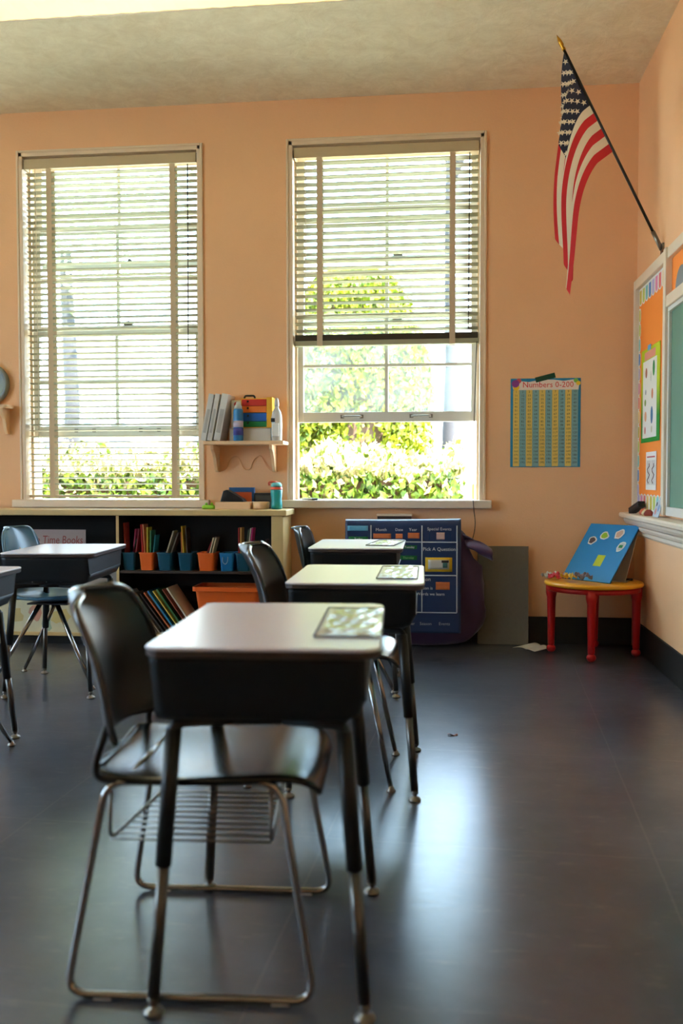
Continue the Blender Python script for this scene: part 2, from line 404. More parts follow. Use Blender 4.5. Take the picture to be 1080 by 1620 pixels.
# venetian blinds
def blind(label, x0, x1, zbot, pitch, tilt, stack, group='venetian blinds'):
    x0 += .03; x1 -= .03
    root = thing('venetian_blind', label, 'blind', ((x0 + x1) / 2, YB + .05, zbot), 0, group)
    hw = (x1 - x0) / 2 - .004; zt = WZ1 - .03 - zbot
    MB().box(-hw, hw, -.045, -.036, zt - .075, zt - .012).box(-hw, -hw + .006, -.045, .03, zt - .075, zt - .012).box(hw - .006, hw, -.045, .03, zt - .075, zt - .012).build('valance', MT['valance'], root, .002)
    MB().box(-hw + .01, hw - .01, -.026, .026, zt - .055, zt - .005).build('headrail', MT['valance'], root)
    sl = MB(); z = zt - .1; low = .06 + stack * .0042
    def slat(z, t):
        pr = []
        for i in range(7):
            a = -1 + i / 3; yy = .0245 * a; zz = .0035 * (1 - a * a)
            pr.append((yy * math.cos(t) - zz * math.sin(t), yy * math.sin(t) + zz * math.cos(t)))
        sag = random.uniform(-.0012, .0012)
        def fn(u, v):
            y, zz = pr[round(v * 6)]
            return (-hw + .004 + u * (2 * hw - .008), y, z + zz + sag * math.sin(u * PI))
        sl.grid(fn, 6, 6, .0032)
    while z > low:
        slat(z, R(tilt + random.uniform(-1.2, 1.2))); z -= pitch
    sl.build('slat_stack', MT['slat'], root)
    br = MB()
    if stack:
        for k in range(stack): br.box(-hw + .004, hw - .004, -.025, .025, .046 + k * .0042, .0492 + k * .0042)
        br.build('gathered_slats', MT['shade_fitting'], root)  # cream slats coloured dark to paint in the shade of the stack
        MB().box(-hw, hw, -.027, .027, .012, .045).build('bottom_rail', MT['slat'], root, .004)
    else:
        MB().box(-hw, hw, -.025, .025, .014, .03).build('bottom_rail', MT['valance'], root, .003)
    for s in (-1, 1):
        xx = s * (hw - .165)
        tp = MB()
        tp.box(xx - .018, xx + .018, -.0305, -.0295, .01, zt - .07).box(xx - .018, xx + .018, .0295, .0305, .01, zt - .07)
        tp.build('ladder_tape', MT['tape'], root)
    MB().tube([(-hw + .075, -.033, zt - .08), (-hw + .077, -.034, zt * .6), (-hw + .076, -.033, max(zt - 1.95, .25))], .0022, 6).build('lift_cord', MT['cord'], root)
    MB().tube([(hw - .06, -.033, zt - .08), (hw - .062, -.034, zt * .6), (hw - .065, -.033, max(zt - 1.3, .1))], .0035, 6).build('tilt_wand', MT['shade_fitting'], root)
    return root
blind('cream slatted blind lowered all the way down to the sill of the left window', *WIN[0], WZ0 + .0005, .0395, -6.5, 0)
blind('cream slatted blind drawn half up with shade painted dark on its gathered slats on the right window', *WIN[1], 1.885, .0445, -12, 9)

# cable hanging below the right sill
cb = MB().tube(smooth_path([(.19, YB - .02, 1.9), (.175, YB - .064, 1.5), (.168, YB - .062, .93), (.172, YB - .06, .86), (.188, YB - .02, .75), (.165, YB - .014, .64), (.12, YB - .012, .55), (.13, YB - .012, .35)], .08, 6), .0028, 7).build('hanging_cord', MT['darkcord'])
tag(cb, 'thin brown cord hanging from the right window past its sill down the wall', 'cord')

# ceiling lights (one row crosses the top left of the photograph, more rows behind the camera)
def prism_mat():
    m = emit('light_diffuser', (1, .86, .40, 1), .5)
    return m
DIFF = prism_mat()
def ceiling_light(x0, x1, y0, y1, label):
    r = thing('ceiling_light', label, 'ceiling light', ((x0 + x1) / 2, (y0 + y1) / 2, HC), 0)
    a, b = (x1 - x0) / 2, (y1 - y0) / 2
    f = MB()
    f.box(-a, a, -b, -b + .012, -.06, -.0005).box(-a, a, b - .012, b, -.06, -.0005).box(-a, -a + .012, -b + .012, b - .012, -.06, -.0005).box(a - .012, a, -b + .012, b - .012, -.06, -.0005)
    f.build('frame', MT['trimpaint'], r)
    d = MB(); n = 60
    def fn(u, v):
        return (-a + .013 + u * (2 * a - .026), -b + .013 + v * (2 * b - .026), -.052 - (.003 if int(round(u * n)) % 2 else 0))
    d.grid(fn, n, 2, .004, False); d.build('diffuser', DIFF, r)
    return r
ceiling_light(-3.6, -.12, 4.14, 4.585, 'long pale yellow ceiling light running along the top left of the room')

# ------------------------------------------------------------------ school desks
def make_desk(label):
    r = thing('school_desk', label, 'desk', (0, 0, 0), 0)
    h = .72                                    # table-top height of the pattern
    hx, hy = .226, .312
    t = MB().loft([rrect(hx - .003, hy - .003, .034, h - .007), rrect(hx, hy, .036, h - .005), rrect(hx, hy, .036, h - .003), rrect(hx - .003, hy - .003, .034, h)], smooth=False)
    t.build('desk_top', MT['laminate'], r)
    MB().loft([rrect(hx - .006, hy - .006, .032, h - .022), rrect(hx - .001, hy - .001, .036, h - .018), rrect(hx - .001, hy - .001, .036, h - .0075)], smooth=False).build('edge_band', MT['edge'], r)
    # open-fronted book box: a U-shaped trough closed at the far (+x) end
    bz0, bz1 = h - .152, h - .023
    def section(k):                            # half width in y, bottom height, for a station along x
        return k
    b = MB(); prof = []
    nprof = 28
    def fn(u, v):
        x = -.213 + u * .41
        end = max(0, (u - .86) / .14)
        lift = .05 * (1 - math.sqrt(max(0, 1 - end * end)))
        a = (v - .5) * 2
        # U profile: walls leaning in, rounded bottom corners
        W0, W1, rr = .296, .266, .032
        s = abs(a); sg = 1 if a > 0 else -1
        wall = .36
        if s > 1 - wall:
            q = (s - (1 - wall)) / wall
            y = W1 + (W0 - W1) * q; z = bz0 + rr + (bz1 - bz0 - rr) * q
        else:
            q = s / (1 - wall)
            if q < .72: y = (W1 - rr) * q / .72; z = bz0
            else:
                an = (q - .72) / .28 * PI / 2
                y = W1 - rr + rr * math.sin(an); z = bz0 + rr - rr * math.cos(an)
        z = max(z, bz0 + lift)
        return (x, sg * y, z)
    b.grid(fn, 20, 48, .004)
    # far end panel
    ring = [fn(1, j / 48) for j in range(49)]
    b.poly([(p[0] - .0005, p[1], p[2]) for p in ring], (-.004, 0, 0))
    b.build('book_box', MT['box_plastic'], r)
    for k in range(5):
        MB().lathe([(.0045, 0), (.0045, .002), (.002, .0035)], (-.15 + k * .068, -.2605, bz0 + .014), 10, Matrix.Rotation(R(90), 4, 'X')).build('rivet', MT['chrome'], r)
    for sx in (-1, 1):
        for sy in (-1, 1):
            foot = Vector((sx * .207 - .012, sy * .272, .03)); top = Vector((sx * .168 - .016, sy * .228, h - .165)); inn = Vector((sx * .05 - .02, sy * .205, h - .163))
            mid = foot.lerp(top, .47)
            l = MB().tube(smooth_path([inn, top, mid], .02, 6), .0108, 12, r2=.0155).tube([top.lerp(mid, .04), mid], .0165, 12).build('leg', MT['black_tube'], r)
            MB().tube([mid + (top - mid).normalized() * .02, foot], .0122, 12).build('leg_insert', MT['insert'], l)
            MB().lathe([(.019, 0), (.021, .004), (.018, .010), (.008, .014), (.007, .02), (.012, .024), (.012, .034)], (foot.x, foot.y, 0), 14).build('glide', MT['gold'] if 0 else MT['dull_chrome'], l)
    for sy in (-1, 1):
        MB().tube([(-.08, sy * .205, h - .163), (.04, sy * .205, h - .163)], .0105, 12).build('cross_bar', MT['black_tube'], r)
    return r
def set_height(root, dz):
    """raise or lower a desk on its adjustable leg inserts"""
    for ch in root.children:
        ch.location.z += dz
        if ch.name.startswith('leg'):
            for g in ch.children:
                if g.name.startswith('glide'): g.location.z -= dz
                else: g.location.z -= dz
desk = make_desk('grey-topped school desk nearest the camera with a black sled chair tucked under it')
spots = [
    (-.363, 1.99, 3.2, .01, None),
    (-.300, 3.215, 1.5, -.008, 'grey-topped school desk second from the camera in the middle row'),
    (-.433, 4.61, 1.0, -.004, 'grey-topped school desk furthest back in the middle row, in front of the navy calendar chart'),
    (-1.895, 4.42, 5.0, -.024, 'black-boxed school desk with a blue shell chair, in front of the bookcase sign'),
    (-1.905, 3.21, 3.0, -.028, 'school desk cut off by the left edge, only its corner and one black leg showing')]
desks = []
for i, (x, y, rz, dz, lb) in enumerate(spots):
    d = desk if i == 0 else copy_tree(desk)
    if lb: d['label'] = lb
    d['group'] = 'school desks'; desks.append((d, dz)); d.location = (x, y, 0); d.rotation_euler = (0, 0, R(rz))
for d, dz in desks: set_height(d, dz)

# ------------------------------------------------------------------ chairs
def interp(prof, t):
    n = len(prof) - 1; f = min(t * n, n - 1e-6); i = int(f); a = f - i
    p = [prof[max(i - 1, 0)], prof[i], prof[i + 1], prof[min(i + 2, n)]]
    def cr(k):
        p0, p1, p2, p3 = (q[k] for q in p)
        return .5 * (2 * p1 + (p2 - p0) * a + (2 * p0 - 5 * p1 + 4 * p2 - p3) * a * a + (3 * p1 - p0 - 3 * p2 + p3) * a ** 3)
    return [cr(k) for k in range(len(prof[0]))]

def back_and_seat(r, bm, sm, zoff=0.0):
    prof = [(-.178, .495, .150), (-.177, .51, .186), (-.182, .555, .203), (-.190, .612, .211), (-.203, .668, .212), (-.222, .718, .206), (-.245, .76, .192), (-.262, .784, .160), (-.271, .796, .10)]
    def fb(u, v):
        x, z, hw = interp(prof, v); a = (u - .5) * 2
        return (x + .052 * a * a - .030, a * hw, z + zoff)
    b = MB().grid(fb, 20, 28, .011).build('backrest', bm, r)
    rim = [fb(0, j / 28) for j in range(2, 29)] + [fb(i / 20, 1) for i in range(1, 20)] + [fb(1, j / 28) for j in range(28, 1, -1)]
    rim = [(p[0] - .004, p[1], p[2]) for p in rim]
    MB().tube(rim, .0085, 8).build('rim', MT['rim'], b)
    sp = [(-.205, .462, .150), (-.195, .454, .185), (-.15, .447, .205), (-.08, .444, .212), (.0, .445, .214), (.09, .449, .214), (.17, .452, .210), (.225, .446, .200), (.255, .428, .186), (.268, .404, .160)]
    def fs(u, v):
        x, z, hw = interp(sp, v); a = (u - .5) * 2
        return (x, a * hw, z - .012 * (1 - a * a) * (1 if v < .8 else (1 - v) * 5) - .006 * a ** 6 + zoff)
    MB().grid(fs, 20, 30, -.010).build('seat', sm, r)

def sled_chair(label):
    r = thing('sled_base_chair', label, 'chair')
    back_and_seat(r, MT['black_plastic'], MT['seat_plastic'])
    for s in (-1, 1):
        y0, y1 = s * .243, s * .200
        loop = closed_path([(-.245, y0, .009), (.258, y0, .009), (.185, y1, .434), (-.172, y1, .430)], .045, 6)
        f = MB().tube(loop, .0082, 10, closed=True).build('sled_frame', MT['chrome'], r)
        for xx in (-.17, .19): MB().box(xx - .018, xx + .018, y0 - .007, y0 + .007, .0, .0065).build('floor_glide', MT['binder'], f, .002)
        MB().tube(smooth_path([(-.15, y1, .43), (-.196, s * .200, .437), (-.192, s * .198, .48), (-.172, s * .188, .54)], .03, 5), .0085, 10).build('back_post', MT['black_tube'], r)
    for xx in (-.13, .14):
        MB().tube([(xx, -.2, .432), (xx, .2, .432)], .0075, 8).build('seat_rail', MT['chrome'], r)
    k = MB()
    for j in range(10):
        y = -.185 + j * .032
        k.tube([(-.17 + j * .0035, y, .305), (.165 - j * .002, y, .305)], .0026, 6)
    k.tube(smooth_path([(-.165, -.19, .43), (-.17, -.19, .305), (-.135, .11, .305), (-.135, .13, .43)], .03, 4), .0042, 7)
    k.tube(smooth_path([(.165, -.19, .43), (.165, -.19, .305), (.147, .11, .305), (.147, .13, .43)], .03, 4), .0042, 7)
    k.build('book_rack', MT['dull_chrome'], r)
    return r
c1 = sled_chair('black chair with a chrome sled base and wire rack, nearest the camera')
c1.location = (-.527, 1.995, 0); c1.rotation_euler = (0, 0, R(3.0)); c1['group'] = 'classroom chairs'

def splay_leg(r, top, foot, m=None, rad=.0115):
    top, foot = Vector(top), Vector(foot)
    l = MB().tube([top, top.lerp(foot, .55), Vector((foot.x, foot.y, .012))], rad, 10, r2=rad * .72).build('leg', m or MT['chrome'], r)
    MB().lathe([(.015, 0), (.016, .005), (.010, .011), (.008, .02)], (foot.x, foot.y, 0), 12).build('glide', MT['dull_chrome'], l)

def four_leg_chair(label):
    r = thing('four_leg_chair', label, 'chair')
    back_and_seat(r, MT['black_plastic'], MT['seat_plastic'], .012)
    for s in (-1, 1):
        splay_leg(r, (.15, s * .155, .452), (.242, s * .204, 0)); splay_leg(r, (-.13, s * .155, .452), (-.245, s * .204, 0))
        MB().tube(smooth_path([(-.13, s * .19, .45), (-.194, s * .19, .452), (-.198, s * .186, .50), (-.184, s * .18, .58)], .03, 5), .0085, 10).build('back_post', MT['black_tube'], r)
    for xx in (-.13, .15): MB().tube([(xx, -.19, .447), (xx, .19, .447)], .009, 8).build('seat_rail', MT['chrome'], r)
    return r
c2 = four_leg_chair('black chair with chrome legs under the second desk of the middle row')
c2.location = (-.425, 3.225, 0); c2.rotation_euler = (0, 0, R(1)); c2['group'] = 'classroom chairs'

def shell_chair(label, m):
    r = thing('shell_chair', label, 'chair')
    P = [(-.262, .795, .085), (-.258, .788, .135), (-.250, .765, .168), (-.240, .725, .188), (-.226, .665, .200), (-.208, .60, .203), (-.188, .54, .200), (-.164, .487, .198), (-.120, .448, .202), (-.05, .432, .208), (.04, .433, .212), (.12, .44, .212), (.175, .441, .206), (.212, .43, .192), (.232, .405, .16)]
    def fn(u, v):
        x, z, hw = interp(P, v); a = (u - .5) * 2
        k = max(0, 1 - v / .55)
        wrap = .055 * a * a * min(1, k * 2.2)
        dish = (.020 * a ** 4 - .012 * (1 - a * a)) * max(0, min(1, (v - .45) * 5)) * (1 if v < .85 else (1 - v) / .15)
        return (x + wrap, a * hw, z + dish + .02 * wrap)
    s = MB().grid(fn, 22, 44, .008).build('shell', m, r)
    rim = [fn(0, j / 44) for j in range(44)] + [fn(i / 22, 1) for i in range(22)] + [fn(1, 1 - j / 44) for j in range(44)] + [fn(1 - i / 22, 0) for i in range(22)]
    MB().tube([(p[0] - .003, p[1], p[2] - .002) for p in rim], .0065, 7, closed=True).build('rim', m, s)
    for y in (-.06, .06):
        for vv in (.27,):
            p = fn(.5 + y / .4, vv)
            MB().lathe([(.010, 0), (.009, .004), (.004, .007)], (p[0] + .002, p[1], p[2]), 10, Matrix.Rotation(R(90), 4, 'Y')).build('rivet', MT['chrome'], r)
    MB().box(-.10, .11, -.12, .12, .408, .416).build('seat_plate', MT['black_tube'], r)
    for sx in (-1, 1):
        for sy in (-1, 1): splay_leg(r, (sx * .045 + .005, sy * .10, .41), (sx * .265, sy * .185, 0), None, .0125)
    return r
c4 = shell_chair('pale blue plastic shell chair on splayed chrome legs, at the left desk', MT['blue_plastic'])
c4.location = (-2.005, 4.53, 0); c4['group'] = 'classroom chairs'
c3 = copy_tree(c4); c3['label'] = 'dark green shell chair at the furthest desk of the middle row'
c3.location = (-.515, 4.62, 0)
for ch in c3.children:
    if ch.name.startswith('shell'):
        ch.data = ch.data.copy(); ch.data.materials[0] = MT['green_plastic']
        for g in ch.children: g.data = g.data.copy(); g.data.materials[0] = MT['green_plastic']
c5 = copy_tree(c4); c5['label'] = 'chair cut off by the left edge, only one slanting chrome leg showing'
c5.location = (-1.955, 3.205, 0)

# clear name-tag pouches lying on the desks
def pouch(label, x, y, z, w, d, rz, seed):
    r = thing('plastic_pouch', label, 'plastic pouch', (x, y, z), rz, 'clear pouches on the desks')
    rd = random.Random(seed); ph = [rd.uniform(0, 6) for _ in range(6)]
    def zz(u, v):
        e = min(u, 1 - u, v, 1 - v); k = min(1, e / .10)
        return .0035 + k * (.0042 + .0022 * math.sin(9 * u + ph[0] + 3 * v) + .002 * math.sin(13 * v + ph[1] + 4 * u) + .0014 * math.sin(23 * u - 19 * v + ph[2]) + .0008 * math.sin(37 * v + 17 * u))
    MB().box(-w / 2 + .012, w / 2 - .012, -d / 2 + .012, d / 2 - .012, .0004, .0022).build('paper_insert', MT['white_paper'], r)
    MB().box(-w / 2 + .016, w / 2 - .016, -d / 2 + .016, d / 2 - .016, .0023, .0027).build('print', GLARE, r)  # sheet under the sleeve that carries the painted reflections
    MB().grid(lambda u, v: (-w / 2 + u * w, -d / 2 + v * d, zz(u, v)), 36, 36).build('clear_sleeve', POUCH, r)
    MB().tube(closed_path([(-w / 2, -d / 2, .003), (w / 2, -d / 2, .003), (w / 2, d / 2, .003), (-w / 2, d / 2, .003)], .01, 3), .0022, 6, closed=True).build('binding', cmat(70, 50, 62), r)
    return r
def glare_mat():  # yellow-green reflections of the pouch, painted as colour
    m = mat('lime_glare', rgb(200, 206, 60), .5); nt = m.node_tree; b = nt.nodes['Principled BSDF']; tc = nt.nodes['Texture Coordinate']
    n = nt.nodes.new('ShaderNodeTexNoise'); n.inputs['Scale'].default_value = 13; n.inputs['Detail'].default_value = 5; n.inputs['Distortion'].default_value = 1.2; nt.links.new(tc.outputs['Object'], n.inputs['Vector'])
    cr = nt.nodes.new('ShaderNodeValToRGB'); e = cr.color_ramp.elements
    e[0].position = .40; e[0].color = rgb(206, 202, 206); e[1].position = .62; e[1].color = rgb(196, 200, 24)
    k = e.new(.50); k.color = rgb(190, 190, 150); k = e.new(.72); k.color = rgb(226, 224, 214)
    nt.links.new(n.outputs['Fac'], cr.inputs[0]); nt.links.new(cr.outputs[0], b.inputs['Base Color']); return m
GLARE = glare_mat()
POUCH = thin('pouch_vinyl', (.97, .97, .96, 1), .24, .12)
pouch('shiny clear pouch with painted yellow reflections on the nearest desk', -.205, 2.005, .7302, .135, .40, 3, 1)
pouch('shiny clear pouch with painted yellow reflections on the second desk of the middle row', -.165, 3.235, .7125, .135, .42, 1, 2)
pouch('small shiny pouch on the furthest desk of the middle row', -.30, 4.63, .7165, .14, .38, -6, 3)

# ------------------------------------------------------------------ bookcase
BX0, BX1, BF, BB = -4.3, -.985, 5.50, 5.80
bk = thing('bookcase', 'long low bookcase with a pale wooden top under the left window', 'bookcase', (0, 0, 0))
MB().box(BX0, -.963, BF - .012, BB, .815, .852).build('top_board', MT['tan_wood'], bk, .006)
MB().box(-1.058, BX1, BF, BB, 0, .8149).build('side_panel', MT['tan_wood'], bk, .003)
MB().box(BX0, BX0 + .03, BF, BB, 0, .8149).build('side_panel', MT['tan_wood'], bk, .003)
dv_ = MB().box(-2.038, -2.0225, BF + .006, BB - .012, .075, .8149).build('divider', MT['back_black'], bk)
MB().box(-2.039, -2.0215, BF, BF + .0058, .075, .8149).build('front_edge', MT['tan_wood'], dv_, .001)
MB().box(-3.26, -3.24, BF, BB - .012, .075, .8149).build('divider', MT['tan_wood'], bk, .002)
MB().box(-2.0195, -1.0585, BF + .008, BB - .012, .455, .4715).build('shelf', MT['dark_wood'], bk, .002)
MB().box(BX0 + .03, -1.0585, BF + .004, BB - .012, .055, .0745).build('bottom_shelf', MT['tan_wood'], bk, .002)
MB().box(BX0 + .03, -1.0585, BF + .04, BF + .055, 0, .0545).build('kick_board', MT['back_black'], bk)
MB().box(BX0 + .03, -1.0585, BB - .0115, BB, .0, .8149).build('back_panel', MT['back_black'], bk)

def bucket(label, x0, x1, m, h, z, y, dep, emblem=False):
    cx = (x0 + x1) / 2; hw = (x1 - x0) / 2
    r = thing('storage_bin', label, 'bin', (cx, y, z), 0, 'small bins on the bookcase shelf')
    b = MB(); k = .80; hd = dep / 2
    rings = [rrect(hw * k, hd * k, .012, 0), rrect(hw * .97, hd * .97, .014, h - .008), rrect(hw * 1.04, hd * 1.04, .016, h - .007), rrect(hw * 1.04, hd * 1.04, .016, h), rrect(hw * .93, hd * .93, .012, h), rrect(hw * k * .95, hd * k * .95, .010, .006)]
    b.loft(rings, True, False).build('body', m, r)
    if emblem:
        MB().tube(smooth_path([(-.022, -hd * .97, h * .78), (-.026, -hd * .92, h * .5), (-.008, -hd * .9, h * .36), (.006, -hd * .92, h * .5), (.010, -hd * .97, h * .8)], .03, 5), .0022, 6).build('handle_loop', cmat(170, 200, 220), r)
    return r
bins = [(-2.016, -1.926, 'teal_bin', 'teal bin at the left end of the shelf, next to the divider'),
        (-1.905, -1.808, 'orange_bin', 'orange bin second from the left on the bookcase shelf'),
        (-1.789, -1.692, 'teal_bin', 'teal bin just right of the leftmost orange bin'),
        (-1.656, -1.560, 'teal_bin', 'teal bin just left of the middle orange bin'),
        (-1.532, -1.422, 'orange_bin', 'orange bin in the middle of the shelf row'),
        (-1.392, -1.299, 'blue_bin', 'bright blue bin with a pale loop handle on its front'),
        (-1.289, -1.196, 'teal_bin', 'teal bin just left of the rightmost orange bin'),
        (-1.182, -1.082, 'orange_bin', 'orange bin at the right end of the shelf row')]
MT['blue_bin'] = mat('blue_bin_plastic', rgb(18, 116, 176), .4)
def book(label, cx, cy, z, w, d, h, tilt, m, group, lean=0.0):
    r = thing('book', label, 'book', (cx, cy, z), 0, group)
    r.rotation_euler = (R(lean), R(tilt), 0)
    MB().box(-w / 2, -w / 2 + .0015, -d / 2, d / 2, 0, h).box(w / 2 - .0015, w / 2, -d / 2, d / 2, 0, h).box(-w / 2, w / 2, -d / 2, -d / 2 + .0015, 0, h).build('cover', m, r)
    MB().box(-w / 2 + .0016, w / 2 - .0016, -d / 2 + .0016, d / 2 - .004, .003, h - .003).build('page_block', MT['white_paper'], r)
    return r
bookcols = {
    0: [(-.034, .30, -2, (196, 74, 60), 'red'), (-.004, .20, 16, (60, 50, 44), 'dark brown'), (.014, .26, 6, (196, 60, 110), 'pink'), (.03, .26, 8, (150, 50, 60), 'maroon')],
    1: [(-.035, .29, -3, (206, 44, 40), 'red'), (-.02, .29, -3, (226, 130, 90), 'salmon'), (-.004, .27, 0, (226, 196, 60), 'yellow'), (.014, .25, 2, (70, 130, 90), 'green'), (.032, .22, 6, (30, 120, 130), 'teal')],
    2: [(-.02, .26, 18, (206, 196, 170), 'cream'), (.01, .25, 20, (110, 100, 90), 'grey')],
    3: [(-.03, .24, -2, (226, 120, 60), 'orange'), (-.016, .28, -4, (236, 186, 40), 'golden yellow'), (.008, .27, -3, (80, 60, 40), 'dark brown')],
    4: [(-.03, .19, 22, (150, 40, 40), 'dark red'), (.0, .21, 14, (226, 216, 190), 'cream'), (.018, .21, 14, (200, 190, 160), 'beige')],
    6: [(-.036, .27, 0, (190, 50, 46), 'red'), (-.022, .27, 0, (226, 170, 90), 'tan'), (.004, .26, 7, (90, 110, 80), 'olive'), (.018, .27, 7, (226, 210, 180), 'cream'), (.034, .27, 6, (206, 40, 130), 'magenta')],
    7: [(-.01, .20, 14, (70, 30, 26), 'dark brown')]}
where = ['leftmost teal bin', 'leftmost orange bin', 'second teal bin', 'third teal bin', 'middle orange bin', '', 'rightmost teal bin', 'rightmost orange bin']
for i, (a, b, mk, lb) in enumerate(bins):
    bucket(lb, a, b, MT[mk], .112, .4717, BF + .095, .14, mk == 'blue_bin')
    for dx, h, tl, c, nm in bookcols.get(i, []):
        hh = h * .95
        book('thin %s book standing in the %s on the shelf' % (nm, where[i]), (a + b) / 2 + dx * .9 - math.sin(R(tl)) * .03, BF + .105, .482, .008, .085, hh, tl, cmat(*c), 'books in the shelf bins')

# leaning books on the bottom shelf
lb = [(0, .32, .006, (206, 200, 190), 'white'), (.024, .30, .008, (150, 140, 124), 'grey'), (.052, .29, .010, (54, 50, 48), 'charcoal'), (.080, .30, .008, (60, 44, 40), 'dark brown'),
      (.108, .31, .009, (206, 110, 60), 'orange'), (.136, .32, .012, (30, 120, 170), 'blue'), (.168, .32, .008, (236, 200, 90), 'yellow'), (.196, .33, .012, (50, 110, 60), 'green'), (.232, .33, .008, (150, 70, 50), 'rust red'), (.264, .34, .010, (216, 206, 186), 'cream')]
for i, (dx, h, wd, c, nm) in enumerate(lb):
    book('large %s picture book leaning left on the bottom shelf of the bookcase' % nm, -1.80 + dx, BF + .14, .0815, wd, .21, h, -38 + i * .4, cmat(*c), 'leaning books on the bottom shelf')
ob = thing('storage_tub', 'big orange plastic tub on the bottom shelf of the bookcase', 'tub', (-1.345, BF + .14, .0747))
MB().loft([rrect(.165, .09, .02, 0), rrect(.20, .118, .025, .27), rrect(.218, .13, .028, .272), rrect(.218, .13, .028, .298), rrect(.206, .12, .024, .298), rrect(.196, .112, .022, .28), rrect(.16, .086, .018, .008)], True, False).build('body', MT['orange_bin'], ob)
MB().box(-.13, .15, -.1245, -.119, .12, .235, Matrix.Rotation(R(-4), 4, 'X')).build('paper_label', MT['pale_grey'], ob)

# sign and pictures in the left bay
sg = thing('paper_sign', 'pale paper sign lettered Circle Time Books in the left bay of the bookcase', 'sign', (-2.475, BF + .06, .5))
MB().box(-.235, .215, 0, .004, 0, .222).build('sheet', mat('sign_paper', rgb(168, 152, 150), .85), sg)
text('lettering', 'Circle Time Books', .074, (-.012, -.001, .155), FACE_Y, MT['brown_ink'], sg, shear=.12, sx=.74)
pb = thing('folded_cardboard', 'blank pale board leaning in the left bay of the bookcase under the sign', 'board', (-2.36, BF + .075, .0746))
MB().box(-.28, .30, 0, .006, 0, .425, Matrix.Rotation(R(-6), 4, 'X')).build('panel', mat('pale_board', rgb(150, 142, 138), .85), pb)
mp = thing('map_poster', 'pale map poster standing at the bottom of the left bookcase bay', 'poster', (-2.56, BF + .03, .0746))
MB().box(-.27, .27, 0, .004, 0, .2).build('sheet', mat('map_paper', rgb(206, 200, 170), .8, var=.1, vscale=20), mp)
for k, (cx, cz, w_, c) in enumerate(((-.16, .1, .07, (196, 176, 120)), (-.02, .12, .05, (190, 140, 120)), (.14, .1, .08, (206, 186, 120)), (.05, .05, .04, (150, 170, 150)))):
    rd = random.Random(k + 40)
    MB().poly([(cx + w_ * math.cos(a * PI / 6) * rd.uniform(.6, 1.1), -.0006 - k * .0001, cz + .06 * math.sin(a * PI / 6) * rd.uniform(.6, 1.1)) for a in range(12)], (0, .0004, 0)).build('land_patch', cmat(*c), mp)

# ---- things on top of the bookcase
ZT = .8522
tr = thing('wooden_tray', 'pale wooden divided tray on the bookcase top beside the black case', 'tray', (-1.322, 5.66, ZT))
t = MB()
t.box(-.112, .112, -.055, .055, 0, .006).box(-.112, .112, -.06, -.054, 0, .046).box(-.112, .112, .054, .06, 0, .046)
for xx in (-.112, -.045, .106): t.box(xx, xx + .006, -.054, .054, .006, .046)
t.build('body', MT['pine'], tr, .002)
rl = MB().lathe([(.038, 0), (.052, .004), (.054, .043), (.050, .046), (.047, .043), (.044, .01), (.0, .008)], (0, 0, 0), 28).build('wooden_bowl', MT['pine']); rl.location = (-1.152, 5.65, ZT)
tag(rl, 'small round pale wooden bowl left of the teal bottle', 'bowl')
lm = thing('toy_block', 'lime green plastic toy lying at the left end of the bookcase items', 'toy', (-1.485, 5.64, ZT))
MB().loft([rrect(.035, .02, .01, 0), rrect(.04, .024, .014, .006), rrect(.04, .024, .014, .018), rrect(.032, .018, .012, .026)]).build('body', MT['lime'], lm)
MB().lathe([(.008, 0), (.008, .01), (.004, .014)], (.02, 0, .026), 12).lathe([(.008, 0), (.008, .01), (.004, .014)], (-.014, 0, .026), 12).build('stud', MT['lime'], lm)
bc = thing('black_case', 'black wedge-shaped case resting on the wooden tray', 'case', (-1.335, 5.66, ZT + .0465))
MB().poly([(-.07, -.045, 0), (.085, -.045, 0), (.07, -.045, .02), (-.028, -.045, .075), (-.05, -.045, .068)], (0, .09, 0)).build('body', MT['black_plastic'], bc, .004)
bo = thing('picture_box', 'blue box with an orange front standing behind the black case', 'box', (-1.298, 5.765, ZT))
MB().box(-.082, .082, -.015, .02, 0, .135).build('body', cmat(24, 84, 140), bo, .002)
MB().box(-.06, .066, -.0165, -.0152, .02, .105).build('front_print', cmat(206, 92, 50), bo)
rd_ = thing('radio_box', 'flat black box at the back of the bookcase top, left of the teal bottle', 'box', (-1.156, 5.755, ZT))
MB().box(-.056, .066, -.03, .03, 0, .10).build('body', MT['black_plastic'], rd_, .006)
MB().box(-.046, .056, -.0315, -.0302, .055, .085).build('front_panel', cmat(60, 58, 56), rd_)
bt = thing('water_bottle', 'teal water bottle with a coral flip lid on the bookcase top', 'bottle', (-1.054, 5.655, ZT))
MB().lathe([(.028, 0), (.036, .004), (.036, .03), (.033, .06), (.036, .09), (.038, .115), (.036, .122)], seg=24).build('body', MT['teal'], bt)
MB().lathe([(.037, .1225), (.038, .126), (.037, .136), (.034, .139)], seg=24).build('collar', MT['coral'], bt)
MB().lathe([(.034, .1395), (.033, .155), (.024, .166), (.0, .168)], seg=24).build('cap', cmat(110, 200, 196), bt)
MB().tube(smooth_path([(.01, -.01, .165), (-.03, -.012, .172), (-.048, -.012, .165), (-.04, -.012, .148)], .01, 4), .007, 8).build('spout', MT['coral'], bt)

